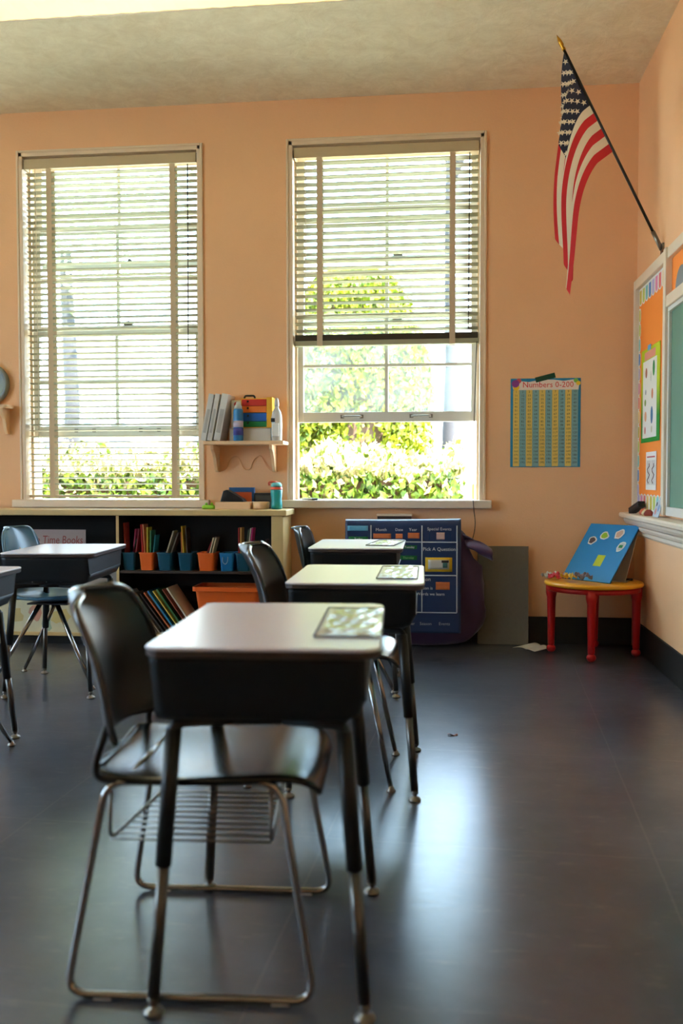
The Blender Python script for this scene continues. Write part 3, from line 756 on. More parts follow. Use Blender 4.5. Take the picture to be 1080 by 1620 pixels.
# ---- wall shelf between the windows
SHZ = 1.280
ws = thing('wall_shelf', 'pale wooden wall shelf with scrolled brackets between the two windows', 'shelf', (-1.265, YB, SHZ))
MB().box(-.255, .257, -.215, -.0008, -.023, 0).build('board', MT['pine'], ws, .004)
for xx in (-.222, .155):
    pts = [(0, -.0008, -.0235), (0, -.165, -.0235), (0, -.162, -.05), (0, -.13, -.07), (0, -.10, -.10), (0, -.075, -.15), (0, -.05, -.185), (0, -.02, -.195), (0, -.0008, -.195)]
    MB().poly([(xx, p[1], p[2]) for p in pts], (.022, 0, 0)).build('bracket', MT['pine'], ws, .002)
cc = MB().tube(smooth_path([(-1.49, YB - .006, 1.087), (-1.429, YB - .006, 1.095), (-1.39, YB - .006, 1.186), (-1.345, YB - .006, 1.19), (-1.303, YB - .006, 1.10), (-1.262, YB - .006, 1.10), (-1.245, YB - .006, 1.165), (-1.195, YB - .006, 1.20), (-1.15, YB - .006, 1.12), (-1.12, YB - .006, 1.096), (-1.08, YB - .006, 1.09)], .05, 6), .0035, 7).build('wall_cable', MT['wall'])
tag(cc, 'wavy peach-painted cable on the wall under the middle shelf', 'cable')
for k, (x, nm) in enumerate(((-1.492, 'leftmost'), (-1.452, 'middle'), (-1.404, 'rightmost and widest'))):
    wd = (.034, .030, .042)[k]
    b = thing('ring_binder', '%s of the three white binders leaning on the wall shelf' % nm, 'binder', (x - .03, YB - .115, SHZ + .0035), 0, 'white binders on the wall shelf')
    b.rotation_euler = (0, R(11), 0)
    MB().box(-wd / 2, -wd / 2 + .003, -.09, .09, 0, .298).box(wd / 2 - .003, wd / 2, -.09, .09, 0, .298).box(-wd / 2 + .003, wd / 2 - .003, -.09, -.087, 0, .298).build('cover', MT['binder'], b, .001)
    MB().box(-wd / 2 + .0035, wd / 2 - .0035, -.086, .08, .008, .285).build('page_block', MT['white_paper'], b)
    MB().box(-wd / 2 + .008, wd / 2 - .008, -.0912, -.0902, .05, .2).build('spine_label', cmat(176, 172, 166), b)
gb = thing('storage_box', 'low pale grey box under the coloured drawer unit on the wall shelf', 'box', (-1.228, YB - .10, SHZ + .0004))
MB().box(-.135, .13, -.06, .07, 0, .078).build('body', MT['pale_grey'], gb, .003)
MB().box(-.136, .131, -.061, .071, .079, .0835).build('lid', mat('grey_lid', rgb(180, 174, 164), .6), gb, .002)
dz = SHZ + .0842
du = thing('drawer_unit', 'small drawer unit with red, orange, blue and green drawers on the grey box', 'drawer unit', (-1.205, YB - .095, dz))
MB().box(-.085, .085, -.052, .06, 0, .005).box(-.085, .085, -.052, .06, .180, .186).box(-.085, -.08, -.052, .06, .005, .18).box(.08, .115, -.055, .06, 0, .192).build('case', cmat(240, 178, 40), du, .001)
for k, (z0, z1, c) in enumerate(((.006, .040, (0, 122, 60)), (.042, .094, (20, 92, 180)), (.096, .136, (236, 120, 36)), (.138, .179, (206, 46, 32)))):
    dr = MB().box(-.079, .079, -.056, .05, z0, z1).build('drawer', cmat(*c), du, .002)
    MB().lathe([(.007, 0), (.007, .003), (.0, .006)], (-.04, -.056, (z0 + z1) / 2 + .008), 10, Matrix.Rotation(R(90), 4, 'X')).build('knob', MT['black_plastic'], dr)
MB().tube(smooth_path([(-.075, 0, .187), (-.07, 0, .207), (-.01, 0, .207), (-.005, 0, .187)], .01, 4), .006, 8).build('handle', MT['black_tube'], du)
tb = thing('tissue_box', 'tall white carton with a red round mark behind the blue spray can', 'carton', (-1.326, YB - .085, dz))
MB().box(-.034, .034, -.03, .03, 0, .178).build('body', MT['white_paper'], tb, .002)
MB().lathe([(.017, 0), (.017, .0008)], (0.0, -.0302, .152), 20, Matrix.Rotation(R(90), 4, 'X')).build('mark', cmat(206, 60, 50), tb)
sc_ = thing('spray_can', 'blue aerosol can with a white cap on the wall shelf', 'spray can', (-1.298, YB - .19, SHZ + .0004))
MB().lathe([(.029, 0), (.031, .003), (.031, .19), (.027, .2)], seg=24).build('body', MT['spray_blue'], sc_)
MB().lathe([(.0315, .035), (.0315, .08)], seg=24).build('lower_band', cmat(70, 70, 150), sc_)
MB().lathe([(.0316, .085), (.0316, .125)], seg=24).build('pale_band', cmat(190, 180, 200), sc_)
MB().lathe([(.024, .2005), (.024, .215), (.014, .23), (.012, .243), (.0, .245)], seg=20).build('cap', MT['binder'], sc_)
pbt = thing('pump_bottle', 'clear spray bottle with a white nozzle at the right end of the wall shelf', 'bottle', (-1.062, YB - .14, SHZ + .0004))
MB().lathe([(.03, 0), (.034, .004), (.034, .15), (.028, .18), (.014, .205), (.012, .218)], seg=24).build('body', MT['clear_plastic'], pbt)
MB().lathe([(.015, .2185), (.015, .24), (.011, .262), (.008, .27)], seg=16).build('nozzle', MT['binder'], pbt)
MB().box(-.031, -.006, -.0365, -.030, .118, .142).build('black_sticker', MT['black_plastic'], pbt)
MB().box(-.022, .018, -.0365, -.029, .03, .11).build('paper_label', MT['white_paper'], pbt)

# ---- clock and its little shelf at the left edge
cs = thing('clock_shelf', 'pale wooden bracket shelf at the left edge of the photo under the clock', 'shelf', (-3.1, YB, 1.531))
MB().loft([rrect(.24, .062, .03, -.022, 6, 0, -.063), rrect(.244, .0625, .03, -.012, 6, 0, -.0634), rrect(.24, .062, .03, 0, 6, 0, -.063)], True, False).build('board', MT['pine'], cs)
for xx in (-.2, .182):
    MB().poly([(xx, p[0], p[1]) for p in ((-.0008, -.0225), (-.11, -.0225), (-.105, -.06), (-.07, -.09), (-.05, -.16), (-.03, -.19), (-.0008, -.19))], (.022, 0, 0)).build('bracket', MT['pine'], cs, .002)
ck = thing('wall_clock', 'round grey-rimmed clock at the left edge above the small bracket shelf', 'clock', (-3.03, YB - .0005, 1.675))
rx = Matrix.Rotation(R(90), 4, 'X')
MB().lathe([(.128, 0), (.138, .006), (.138, .035), (.128, .045), (.112, .04), (.112, .03)], (0, 0, 0), 48, rx).build('rim', MT['clock_rim'], ck)
MB().lathe([(.111, .020), (.111, .024)], (0, 0, 0), 48, rx).build('face', MT['pale_grey'], ck)
h_ = MB()
for k in range(12):
    a = k * PI / 6; h_.box(-.003, .003, -.0255, -.0245, .085, .1, Matrix.Rotation(a, 4, 'Y'))
h_.build('hour_mark', MT['ink'], ck)
MB().box(-.003, .003, -.027, -.026, -.01, .06, Matrix.Rotation(R(60), 4, 'Y')).build('hour_hand', MT['ink'], ck)
MB().box(-.002, .002, -.029, -.028, -.012, .085, Matrix.Rotation(R(200), 4, 'Y')).build('minute_hand', MT['ink'], ck)

# marker on the right sill
mk = thing('marker_pen', 'dark marker lying at the left end of the right window sill', 'pen', (-.868, YB - .035, WZ0 + .0065), -24)
ry = Matrix.Rotation(R(90), 4, 'Y')
MB().lathe([(.004, -.06), (.0062, -.055), (.0062, .02)], (0, 0, 0), 12, ry).build('barrel', MT['binder'], mk)
MB().lathe([(.0066, .0201), (.0066, .056), (.005, .06)], (0, 0, 0), 12, ry).build('cap', MT['black_plastic'], mk)

# ------------------------------------------------------------------ pocket chart, purple bag, box behind
pbag = thing('purple_bag', 'slumped purple fabric bag behind the navy calendar chart', 'bag', (-.225, 5.74, 0))
def fbag(u, v):
    a = 2 * PI * u; b = -PI / 2 + PI * v
    ca, sa = math.cos(a), math.sin(a); cb, sb = math.cos(b), math.sin(b)
    p = lambda c, e: math.copysign(abs(c) ** e, c)
    zz = p(sb, .55); wx = p(cb, .45) * p(ca, .7); wy = p(cb, .45) * p(sa, .8)
    wid = .40 + (.035 if zz < .3 else 0) * 1.0 - .03 * max(0, zz) + .012 * math.sin(9 * zz + 5 * a)
    return (wx * wid + .025 * wx * (1 - zz), wy * (.088 + .012 * math.sin(7 * a + 4 * zz)), .385 + zz * .384 + .012 * math.sin(6 * wx + 2) * max(0, zz))
MB().grid(fbag, 56, 30).build('body', MT['purple'], pbag)
def fflap(u, v):
    x = .33 + u * .17 + .02 * v; z = .70 - .10 * u * u - .055 * v - .02 * math.sin(3 * u)
    return (x, -.05 + .03 * math.sin(3 * u + 4 * v), z - .03 * v * (1 - u))
MB().grid(fflap, 12, 10, .014).build('flap', MT['purple'], pbag)

PC = thing('pocket_chart', 'navy calendar pocket chart with white grid lines leaning on the purple bag', 'chart', (-.265, 5.60, 0))
def chx(u): return -.353 + .71 * u
def chp(u, z, off=0.0):
    """point on the chart cloth: u across 0..1, z up, off towards the viewer"""
    top = .785 + .012 * max(0, u - .45) / .55 + .004 * math.sin(8 * u)
    zz = z
    y = .012 * math.sin(5 * u + 1) * (.3 + z) + .025 * (z - .1) - off
    return Vector((chx(u), y, zz))
def fch(u, v):
    if v > .93:                                  # rolled top edge
        k = (v - .93) / .07; p = chp(u, .758 + .012 * max(0, u - .4)); a = k * PI * .9
        return (p.x, p.y + .028 - .028 * math.cos(a), p.z + .030 * math.sin(a))
    return tuple(chp(u, .10 + (.658 + .012 * max(0, u - .4)) * v / .93))
MB().grid(fch, 40, 60, -.003).build('cloth', MT['navy'], PC)
ln = MB()
def hline(u0, u1, z, th=.0035):
    n = 16
    def f(u, v):
        return tuple(chp(u0 + (u1 - u0) * u, z - th + 2 * th * v, .0055))
    ln.grid(f, n, 1, .001)
def vline(u, z0, z1, th=.0035):
    ln.grid(lambda a, b: tuple(chp(u - th / .71 + 2 * th / .71 * b, z0 + (z1 - z0) * a, .0055)), 12, 1, .001)
U = lambda px: (px - 545) / 183.0                # across the chart, measured on the photograph
for z in (.655, .452, .225): hline(.225, .965, z)
for u in (.225, .667, .965): vline(u, .225, .756)
ln.build('grid_line', MT['white_line'], PC)
def card(u0, u1, z0, z1, m, off=.004):
    MB().grid(lambda a, b: tuple(chp(u0 + (u1 - u0) * a, z0 + (z1 - z0) * b, off)), 6, 4, .0015).build('card', m, PC)
card(.245, .40, .675, .705, MT['orange_card']); card(.44, .50, .675, .705, MT['orange_card']); card(.545, .645, .677, .712, MT['orange_card'])
card(.685, .955, .67, .715, MT['dim_pocket'], .003); card(.79, .86, .672, .714, cmat(206, 170, 160), .006)
card(.02, .20, .72, .752, cmat(96, 170, 210)); card(.03, .20, .655, .685, MT['green_card'])
card(.50, .625, .612, .635, MT['green_card']); card(.43, .625, .545, .572, MT['green_card']); card(.40, .625, .48, .507, MT['green_card'])
card(.695, .925, .475, .562, MT['yellow_card']); card(.72, .90, .49, .548, MT['pale_grey'], .006); card(.845, .885, .50, .53, cmat(60, 110, 110), .008); card(.835, .895, .53, .545, cmat(40, 36, 34), .008)
card(.785, .905, .365, .412, MT['orange_card']); card(.40, .56, .355, .40, MT['orange_card'])
def ctext(s, u, z, size, m=None):
    p = chp(u, z, .006); text('lettering', s, size, p, (R(88), 0, 0), m or MT['white_ink'], PC)
ctext('Month', .315, .728, .026); ctext('Date', .47, .729, .024); ctext('Year', .59, .730, .026); ctext('Special Events', .815, .735, .026)
ctext('Pick A Question', .815, .612, .030); ctext('Season', .68, .428, .032); ctext('The season is', .66, .374, .026); ctext('Words we learn', .74, .338, .026)
ctext('Today', .115, .67, .02); ctext('Tuesday', .56, .6235, .018); ctext('Thursday', .55, .5585, .018, cmat(150, 190, 120)); ctext('Friday', .53, .4935, .018, cmat(150, 190, 120))
ctext('Weather', .54, .155, .026, MT['grey_ink']); ctext('Season', .70, .156, .026, MT['grey_ink']); ctext('Events', .86, .157, .026, MT['grey_ink'])
wb = thing('wall_box', 'small brown box with a cream top edge on the wall above the calendar chart', 'box', (-.325, YB, 0))
MB().box(-.108, .108, -.05, -.0006, .62, .803).build('body', cmat(84, 58, 40), wb, .002)
MB().box(-.112, .112, -.056, -.0006, .8035, .818).build('top_edge', MT['trimpaint'], wb, .002)

# ---- grey board and paper on the floor
gbd = thing('grey_board', 'plain grey rectangular board leaning on the back wall beside the purple bag', 'board', (.357, 5.80, .0005))
gbd.rotation_euler = (R(-3.2), 0, R(-1))
MB().box(-.157, .157, -.011, .011, 0, .617).build('panel', MT['gray_board'], gbd, .003)
MB().box(-.158, .158, .0112, .0132, 0, .617).build('backing', MT['dark_wood'], gbd)
fp = MB().grid(lambda u, v: (-.08 + .17 * u, -.085 + .17 * v + .02 * math.sin(u * 5), .003 + .011 * abs(math.sin(u * PI * 2)) * (.5 + .5 * v)), 16, 6, .001).build('loose_paper', MT['white_paper'])
fp.location = (.525, 5.70, .0005); fp.rotation_euler = (0, 0, R(-38)); tag(fp, 'creased white paper lying on the floor by the grey board', 'paper')
lf = MB().grid(lambda u, v: (-.02 + .04 * u, -.006 + .012 * v, .004 + .004 * math.sin(u * 6 + v * 2)), 8, 3, .001).build('paper_scrap', cmat(120, 80, 66))
lf.location = (.03, 3.72, .0003); tag(lf, 'tiny scrap lying alone on the open floor', 'scrap')

# ------------------------------------------------------------------ child's table
TC = Vector((.868, 5.535, 0))
kt = thing('play_table', 'round child table with a yellow top and red legs in the corner', 'table', TC, 0)
TR, TH = .285, .437
MB().lathe([(TR - .02, TH - .024), (TR - .003, TH - .022), (TR, TH - .012), (TR - .004, TH - .003), (TR - .014, TH), (.0, TH)], seg=56).build('table_top', MT['yellow_paint'], kt)
MB().lathe([(TR - .03, TH - .055), (TR - .016, TH - .053), (TR - .014, TH - .0245), (TR - .05, TH - .0245), (TR - .05, TH - .055)], seg=56).build('apron', MT['red_paint'], kt)
for a in (-101, -12, 79, 168):
    lx, ly = .243 * math.cos(R(a)), .243 * math.sin(R(a))
    l = MB().lathe([(.017, .044), (.020, .05), (.023, .20), (.026, .33), (.030, .345), (.033, .36), (.033, TH - .03)], (lx, ly, 0), 20).build('leg', MT['red_paint'], kt)
    MB().lathe([(.006, .0), (.016, .003), (.024, .012), (.027, .024), (.024, .036), (.015, .0445)], (lx, ly, 0), 18).build('ball_foot', MT['red_paint'], l)

# blue folded board leaning back on the table
A0, A1 = Vector((.70, 5.66, TH + .003)), Vector((.925, 5.39, TH + .003))   # bottom edge
along = (A1 - A0).normalized(); wid = (A1 - A0).length + .015
back = Vector((-along.y, along.x, 0)); sl_ = R(51)
upv = back * math.cos(sl_) + Vector((0, 0, 1)) * math.sin(sl_)
sb_ = thing('display_board', 'sky blue folding display board with stickers leaning on the child table', 'board', A0)
def bp_(u, v, off=0.0):
    n = along.cross(upv).normalized()
    return along * (u * wid) + upv * v + n * off
HB = .412
def slab(name, u0, u1, v0, v1, o0, o1, m, parent):
    p = [bp_(u, v, o) for o in (o0, o1) for (u, v) in ((u0, v0), (u1, v0), (u1, v1), (u0, v1))]
    b = MB(); vs = [b.bm.verts.new(q) for q in p]
    for f in ((0, 1, 2, 3), (4, 7, 6, 5), (0, 4, 5, 1), (1, 5, 6, 2), (2, 6, 7, 3), (3, 7, 4, 0)): b._faces([b.bm.faces.new([vs[i] for i in f])])
    return b.build(name, m, parent)
slab('front_panel', 0, 1, 0, HB, -.002, .004, MT['sky_blue'], sb_)
slab('edge_binding', -.002, 1.004, -.002, HB + .002, -.006, -.0022, MT['brown_edge'], sb_)
def sticker(u, v, ru, rv, m, seed, rot=0):
    rd = random.Random(seed); n = 14; pts = []
    for k in range(n):
        a = 2 * PI * k / n; f = rd.uniform(.82, 1.08); x, y = ru * f * math.cos(a), rv * f * math.sin(a)
        x, y = x * math.cos(rot) - y * math.sin(rot), x * math.sin(rot) + y * math.cos(rot)
        pts.append(bp_(u + x / wid, v + y, .0044))
    nrm = along.cross(upv).normalized()
    s = MB().poly(pts, nrm * .0016).build('sticker', MT['white_paper'], sb_)
    pts2 = [bp_(u, v, .0063) + (p - bp_(u, v, .0044)) * .72 for p in pts]
    MB().poly(pts2, nrm * .0006).build('sticker_picture', m, s)
    return s
sticker(.22, .285, .033, .032, cmat(84, 70, 72), 1, -.5); sticker(.42, .325, .034, .031, cmat(150, 190, 40), 2, -.4); sticker(.70, .345, .033, .038, cmat(206, 170, 150), 3, -.35); sticker(.86, .255, .026, .044, cmat(206, 206, 206), 4, -.3)
slab('green_mark', .82, .89, .245, .265, .0071, .0078, cmat(20, 120, 60), sb_)
slab('lime_note', .50, .655, .105, .185, .0044, .0052, cmat(206, 220, 40), sb_)
# rear flap of the folded board (it holds the board up)
rp = MB(); pA, pB = bp_(.22, HB - .03, -.008), bp_(.99, HB - .03, -.008)
dn = back * .06
qA, qB = Vector((pA.x, pA.y, 0)) - back * .11, Vector((pB.x, pB.y, 0)) - back * .11
b = MB(); b.poly([pA, pB, qB, qA], back * .004); b.build('rear_panel', MT['pale_grey'], sb_)

# paper clutter at the left of the table
for k, (x, y, c, rz, nm) in enumerate(((.630, 5.615, (226, 220, 214), 20, 'crumpled white paper at the far left edge of the child table'),
                                   (.652, 5.528, (206, 60, 80), -30, 'crumpled red and white paper cutout on the child table'),
                                   (.712, 5.455, (226, 196, 90), 50, 'crumpled yellow paper cutout on the child table'),
                                   (.785, 5.385, (120, 112, 120), 10, 'crumpled grey paper cutout against the blue board'))):
    rd = random.Random(k + 11); ph = [rd.uniform(0, 6) for _ in range(4)]
    o = MB().grid(lambda u, v: (-.045 + .09 * u + .006 * math.sin(9 * v + ph[3]), -.035 + .07 * v, .012 + .007 * k + .009 * math.sin(11 * u + ph[0]) + .008 * math.sin(13 * v + ph[1]) + .005 * math.sin(21 * u - 15 * v + ph[2])), 18, 14, .001).build('crumpled_paper', cmat(*c))
    o.location = (x, y, TH + .0135); o.rotation_euler = (0, 0, R(rz)); tag(o, nm, 'paper', 'paper scraps on the child table')
sw = thing('marker_pen', 'short black marker on the right of the child table behind the blue board', 'pen', (1.055, 5.55, TH + .0075), 15)
MB().lathe([(.005, -.04), (.0072, -.035), (.0072, .015)], (0, 0, 0), 12, ry).build('barrel', MT['black_plastic'], sw)
MB().lathe([(.0075, .0151), (.0075, .04), (.005, .044)], (0, 0, 0), 12, ry).build('cap', MT['black_plastic'], sw)
wp = MB().box(-.09, .07, -.05, .05, 0, .003).build('flat_paper', MT['pale_grey']); wp.location = (.995, 5.53, TH + .0006); wp.rotation_euler = (0, 0, R(-20)); tag(wp, 'flat pale paper on the child table right of the blue board', 'paper')

# ------------------------------------------------------------------ numbers poster
NP = thing('number_poster', 'numbers poster with yellow and blue columns on the back wall', 'poster', (.616, YB - .0006, 1.39))
pw, ph_ = .215, .277
MB().box(-pw, pw, -.0022, 0, -ph_, ph_).build('sheet', cmat(26, 128, 168), NP)
MB().poly([(-.19, -.0026, .205), (-.2, -.0026, .21), (-.205, -.0026, .24), (-.17, -.0026, .262), (-.10, -.0026, .255), (-.03, -.0026, .268), (.05, -.0026, .268), (.11, -.0026, .26), (.17, -.0026, .268), (.205, -.0026, .24), (.2, -.0026, .20)], (0, .0003, 0)).build('title_cloud', cmat(238, 222, 206), NP)
cw = .04
for k in range(10):
    x = -.18 + k * cw
    c = MB().box(x - cw / 2 + .0006, x + cw / 2 - .0006, -.0030, -.0024, -.272, .205).build('number_column', cmat(230, 196, 96) if k % 2 == 0 else cmat(128, 172, 176), NP)
    text('numerals', '\n'.join(str(10 * j + k + 1) for j in range(20)), .0195, (x, -.0034, .203), FACE_Y, MT['chart_ink'], c, line=.0232 / .0195 * 1.0, extrude=.0002)
text('title_lettering', "Numbers 0-200", .0500, (.015, -.0036, .236), FACE_Y, MT['red_ink'], NP, sx=.98)
for (x, z, rr, c) in ((-.185, .245, .024, (140, 60, 140)), (-.165, .262, .016, (200, 80, 90)), (-.18, .222, .020, (236, 196, 40)), (.185, .262, .014, (120, 190, 70)), (.2, .245, .014, (236, 200, 50))):
    MB().poly([(x + rr * math.cos(a * PI / 6), -.0035 - rr * .01, z + rr * math.sin(a * PI / 6)) for a in range(12)], (0, .0004, 0)).build('corner_picture', cmat(*c), NP)
MB().box(-.062, .062, -.0042, -.0037, -.016, .016, Matrix.Translation((-.002, 0, ph_ + .004)) @ Matrix.Rotation(R(-14), 4, 'Y')).build('tape_strip', MT['tape_green'], NP)

# ------------------------------------------------------------------ right wall: bulletin board, chalkboard, ledge
bb = thing('bulletin_board', 'narrow orange bulletin board in a cream frame at the corner of the right wall', 'bulletin board', (XW, 5.39, 0))
X0 = -.0006
f = MB()
f.box(-.034, X0, .345, .405, .85, 2.235).box(-.034, X0, -.40, .3449, 2.175, 2.235)
f.build('frame', MT['trimpaint'], bb, .004)
MB().box(-.010, X0, -.40, .3445, .85, 2.1745).build('orange_backing', MT['orange_paper'], bb)
pal = [(206, 186, 60), (196, 206, 90), (120, 196, 196), (80, 130, 200), (190, 176, 220), (226, 130, 176), (232, 110, 110), (240, 200, 120)]
def scallop(y, z, w_, h, c, flip=False, side=False):
    pts = []
    if side:
        pts = [(0, 0), (1, 0), (1, .6), (.9, .85), (.7, 1), (.3, 1), (.1, .85), (0, .6)]
        P = [(-.0115, y + (p[1] * h) * (-1 if flip else 1), z + p[0] * w_) for p in pts]
    else:
        pts = [(0, 0), (1, 0), (1, .75), (.85, .93), (.5, 1), (.15, .93), (0, .75)]
        P = [(-.0115, y + p[0] * w_, z + p[1] * h * (-1 if flip else 1)) for p in pts]
    s = MB().poly(P, (.0012, 0, 0)).build('scallop_border', MT['white_paper'], bb)
    cy = sum(p[1] for p in P) / len(P); cz = sum(p[2] for p in P) / len(P)
    MB().poly([(-.0122, cy + (p[1] - cy) * .66, cz + (p[2] - cz) * .8) for p in P], (.0005, 0, 0)).build('scallop_stripe', cmat(*c), s)
for k in range(8):
    y = .28 - k * .083
    scallop(y - .02, 2.174, .082, .105, pal[k], True)
for k in range(8):
    y = .28 - k * .083
    scallop(y - .02, .852, .082, .10, pal[(k + 4) % 8])
for k in range(13):
    scallop(.344, 2.06 - .087 * (k + 1), .085, .05, pal[k % 8], True, True)
    scallop(-.35, 2.06 - .087 * (k + 1), .085, .035, pal[(k + 3) % 8], False, True)
po = thing('spelling_poster', 'green picture poster on the orange bulletin board', 'poster', (XW - .013, 5.395, 1.52))
def green_grad():
    m = mat('poster_green', rgb(150, 190, 30), .7); nt = m.node_tree; b = nt.nodes['Principled BSDF']; tc = nt.nodes['Texture Coordinate']
    sp = nt.nodes.new('ShaderNodeSeparateXYZ'); nt.links.new(tc.outputs['Object'], sp.inputs[0])
    mr = nt.nodes.new('ShaderNodeMapRange'); mr.inputs['From Min'].default_value = -.13; mr.inputs['From Max'].default_value = .07; nt.links.new(sp.outputs['Z'], mr.inputs['Value'])
    mx = nt.nodes.new('ShaderNodeMix'); mx.data_type = 'RGBA'; mx.inputs['A'].default_value = rgb(14, 142, 40); mx.inputs['B'].default_value = rgb(196, 210, 20)
    nt.links.new(mr.outputs[0], mx.inputs['Factor']); nt.links.new(mx.outputs['Result'], b.inputs['Base Color']); return m
MB().box(-.0016, 0, -.235, .235, -.27, .27).build('sheet', green_grad(), po)
MB().box(-.0024, -.0017, -.165, .19, -.245, .20).build('white_panel', MT['white_paper'], po)
MB().box(-.0026, -.0018, -.13, .15, .205, .25).build('title_patch', cmat(226, 150, 130), po)
MB().box(-.0030, -.0019, -.01, .07, .255, .285).build('blue_tab', cmat(80, 160, 220), po)
for k, (y, z, ry_, rz_, c) in enumerate(((.10, .13, .025, .03, (180, 110, 80)), (-.09, .14, .028, .045, (20, 140, 60)), (.11, .02, .016, .016, (150, 150, 150)), (-.06, .0, .022, .03, (206, 120, 80)), (.12, -.04, .022, .02, (120, 150, 60)), (.11, -.12, .028, .03, (226, 160, 110)), (-.05, -.12, .03, .05, (50, 110, 160)), (.12, -.20, .018, .022, (206, 110, 110)), (-.05, -.20, .018, .02, (196, 190, 160)), (-.02, .10, .006, .03, (150, 150, 150)))):
    MB().poly([(-.0027, y + ry_ * math.cos(a * PI / 6), z + rz_ * math.sin(a * PI / 6)) for a in range(12)], (.0002, 0, 0)).build('picture', cmat(*c), po)
ws2 = thing('worksheet', 'small white printed worksheet low on the orange bulletin board', 'paper', (XW - .013, 5.355, 1.085))
MB().box(-.0014, 0, -.13, .13, -.108, .108).build('sheet', MT['white_paper'], ws2)
for s in (-1, 1):
    MB().box(-.0019, -.0015, s * .058 - .05, s * .058 + .05, -.08, .06).build('picture', cmat(206, 200, 196), ws2)
    MB().tube([(-.0022, s * .058 + .03 * math.sin(t * 1.7), -.07 + t * .016) for t in range(8)], .003, 5).build('drawn_line', cmat(120, 80, 76), ws2)
MB().box(-.002, -.0015, -.1, .1, .075, .083).build('heading', cmat(190, 80, 80), ws2)

CY1 = 4.985
cbd = thing('chalkboard', 'green chalkboard in a cream frame on the right wall', 'chalkboard', (XW, 0, 0))
f = MB()
f.box(-.044, X0, CY1 - .055, CY1, .85, 2.235)                   # post between the boards
f.box(-.034, X0, .5, CY1 - .0555, 2.175, 2.235).box(-.040, X0, .5, CY1 - .0555, 1.925, 1.985)
f.build('frame', MT['trimpaint'], cbd, .004)
MB().box(-.030, X0, .5, CY1 - .0557, .85, .895).box(-.030, X0, CY1 - .085, CY1 - .0557, .896, 1.90).box(-.030, X0, .5, CY1 - .0557, 1.901, 1.9245).build('inner_frame', MT['sash'], cbd, .002)
MB().box(-.016, X0, .5, CY1 - .0856, .8955, 1.9005).build('slate', MT['green_slate'], cbd)
MB().box(-.010, X0, .5, CY1 - .0557, 1.9855, 2.1745).build('orange_strip', MT['orange_paper'], cbd)
MB().lathe([(.11, 0), (.11, .002)], (-.0125, 4.74, 1.99), 24, Matrix.Rotation(R(90), 4, 'Y')).build('round_cutout', cmat(120, 126, 132), cbd)

ld = thing('chalk_ledge', 'cream moulded wooden ledge under the bulletin board and chalkboard', 'ledge', (XW, 0, 0))
prof = [(0, .695), (-.012, .695), (-.018, .705), (-.018, .722), (-.034, .732), (-.040, .745), (-.040, .755), (-.056, .766), (-.066, .782), (-.068, .795), (-.086, .800), (-.094, .806), (-.096, .822), (-.090, .832), (-.012, .836), (0, .836)]
MB().poly([(p[0] - .0005, .5, p[1]) for p in prof], (0, YB - .502, 0)).build('moulding', MT['trimpaint'], ld)

er = thing('chalk_eraser', 'black felt chalk eraser tipped up on the ledge near the corner', 'eraser', (XW - .055, 5.50, .8368), 0)
er.rotation_euler = (R(-18), 0, R(12))
MB().box(-.024, .024, -.07, .07, 0.02, .042).build('felt', MT['black_plastic'], er, .004)
MB().box(-.022, .022, -.072, .072, .0425, .056).build('grip', cmat(40, 36, 32), er, .004)
for k, (y, c, nm) in enumerate(((5.36, (206, 96, 60), 'small orange toy on the ledge beside the eraser'), (5.27, (226, 190, 140), 'small beige toy on the ledge between the eraser and the card'), (5.21, (150, 60, 50), 'small dark red toy on the ledge left of the card'))):
    o = MB().loft([rrect(.014, .02, .008, 0), rrect(.018, .026, .01, .010), rrect(.014, .02, .01, .024), rrect(.006, .01, .004, .034)]).build('small_toy', cmat(*c)); o.location = (XW - .055, y, .8362); o.rotation_euler = (0, 0, R(30 * k)); tag(o, nm, 'toy')
cd = thing('photo_card', 'small pale picture card standing on the ledge below the post', 'card', (XW - .06, 5.03, .837), 0)
cd.rotation_euler = (0, R(14), 0)
MB().poly([(0, p[0], p[1]) for p in ((-.07, 0), (.07, 0), (.065, .05), (.04, .09), (-.01, .095), (-.055, .085), (-.07, .04))], (.003, 0, 0)).build('card', cmat(176, 186, 196), cd)
for (y, z, rr, c) in ((.02, .03, .018, (206, 130, 120)), (-.03, .05, .02, (120, 150, 190)), (.03, .07, .012, (60, 56, 60))):
    MB().poly([(-.0008, y + rr * math.cos(a * PI / 6), z + rr * math.sin(a * PI / 6)) for a in range(12)], (.0005, 0, 0)).build('picture', cmat(*c), cd)

# ------------------------------------------------------------------ flag
FY = 5.177
P0 = Vector((1.165, FY, 2.262)); P1 = Vector((.627, FY, 3.377)); pd = (P1 - P0).normalized()
fg = thing('wall_flag', 'striped flag with a starred dark blue corner on a slanting black pole', 'flag', P0)
MB().tube([pd * .10, pd * ((P1 - P0).length + .0)], .0075, 10).build('pole', MT['pole_black'], fg)
rotf = pd.to_track_quat('Z', 'Y').to_matrix().to_4x4()
MB().lathe([(.009, -.01), (.011, 0), (.007, .012), (.012, .022), (.010, .05), (.0, .085)], P1 - P0, 14, rotf).build('finial', MT['gold'], fg)
MB().tube([pd * .02, pd * .13], .012, 12).box(-.010, -.0008, -.025, .025, -.045, .05).build('bracket', MT['dull_chrome'], fg)
H0, H1 = Vector((.632, FY, 3.365)), Vector((.898, FY, 2.818)); FL = .86
KN = [(0, .612, 5.225), (.16, .645, 5.215), (.32, .603, 5.20), (.48, .648, 5.19), (.62, .620, 5.165), (.78, .668, 5.15), (.90, .628, 5.125), (1.0, .655, 5.11)]
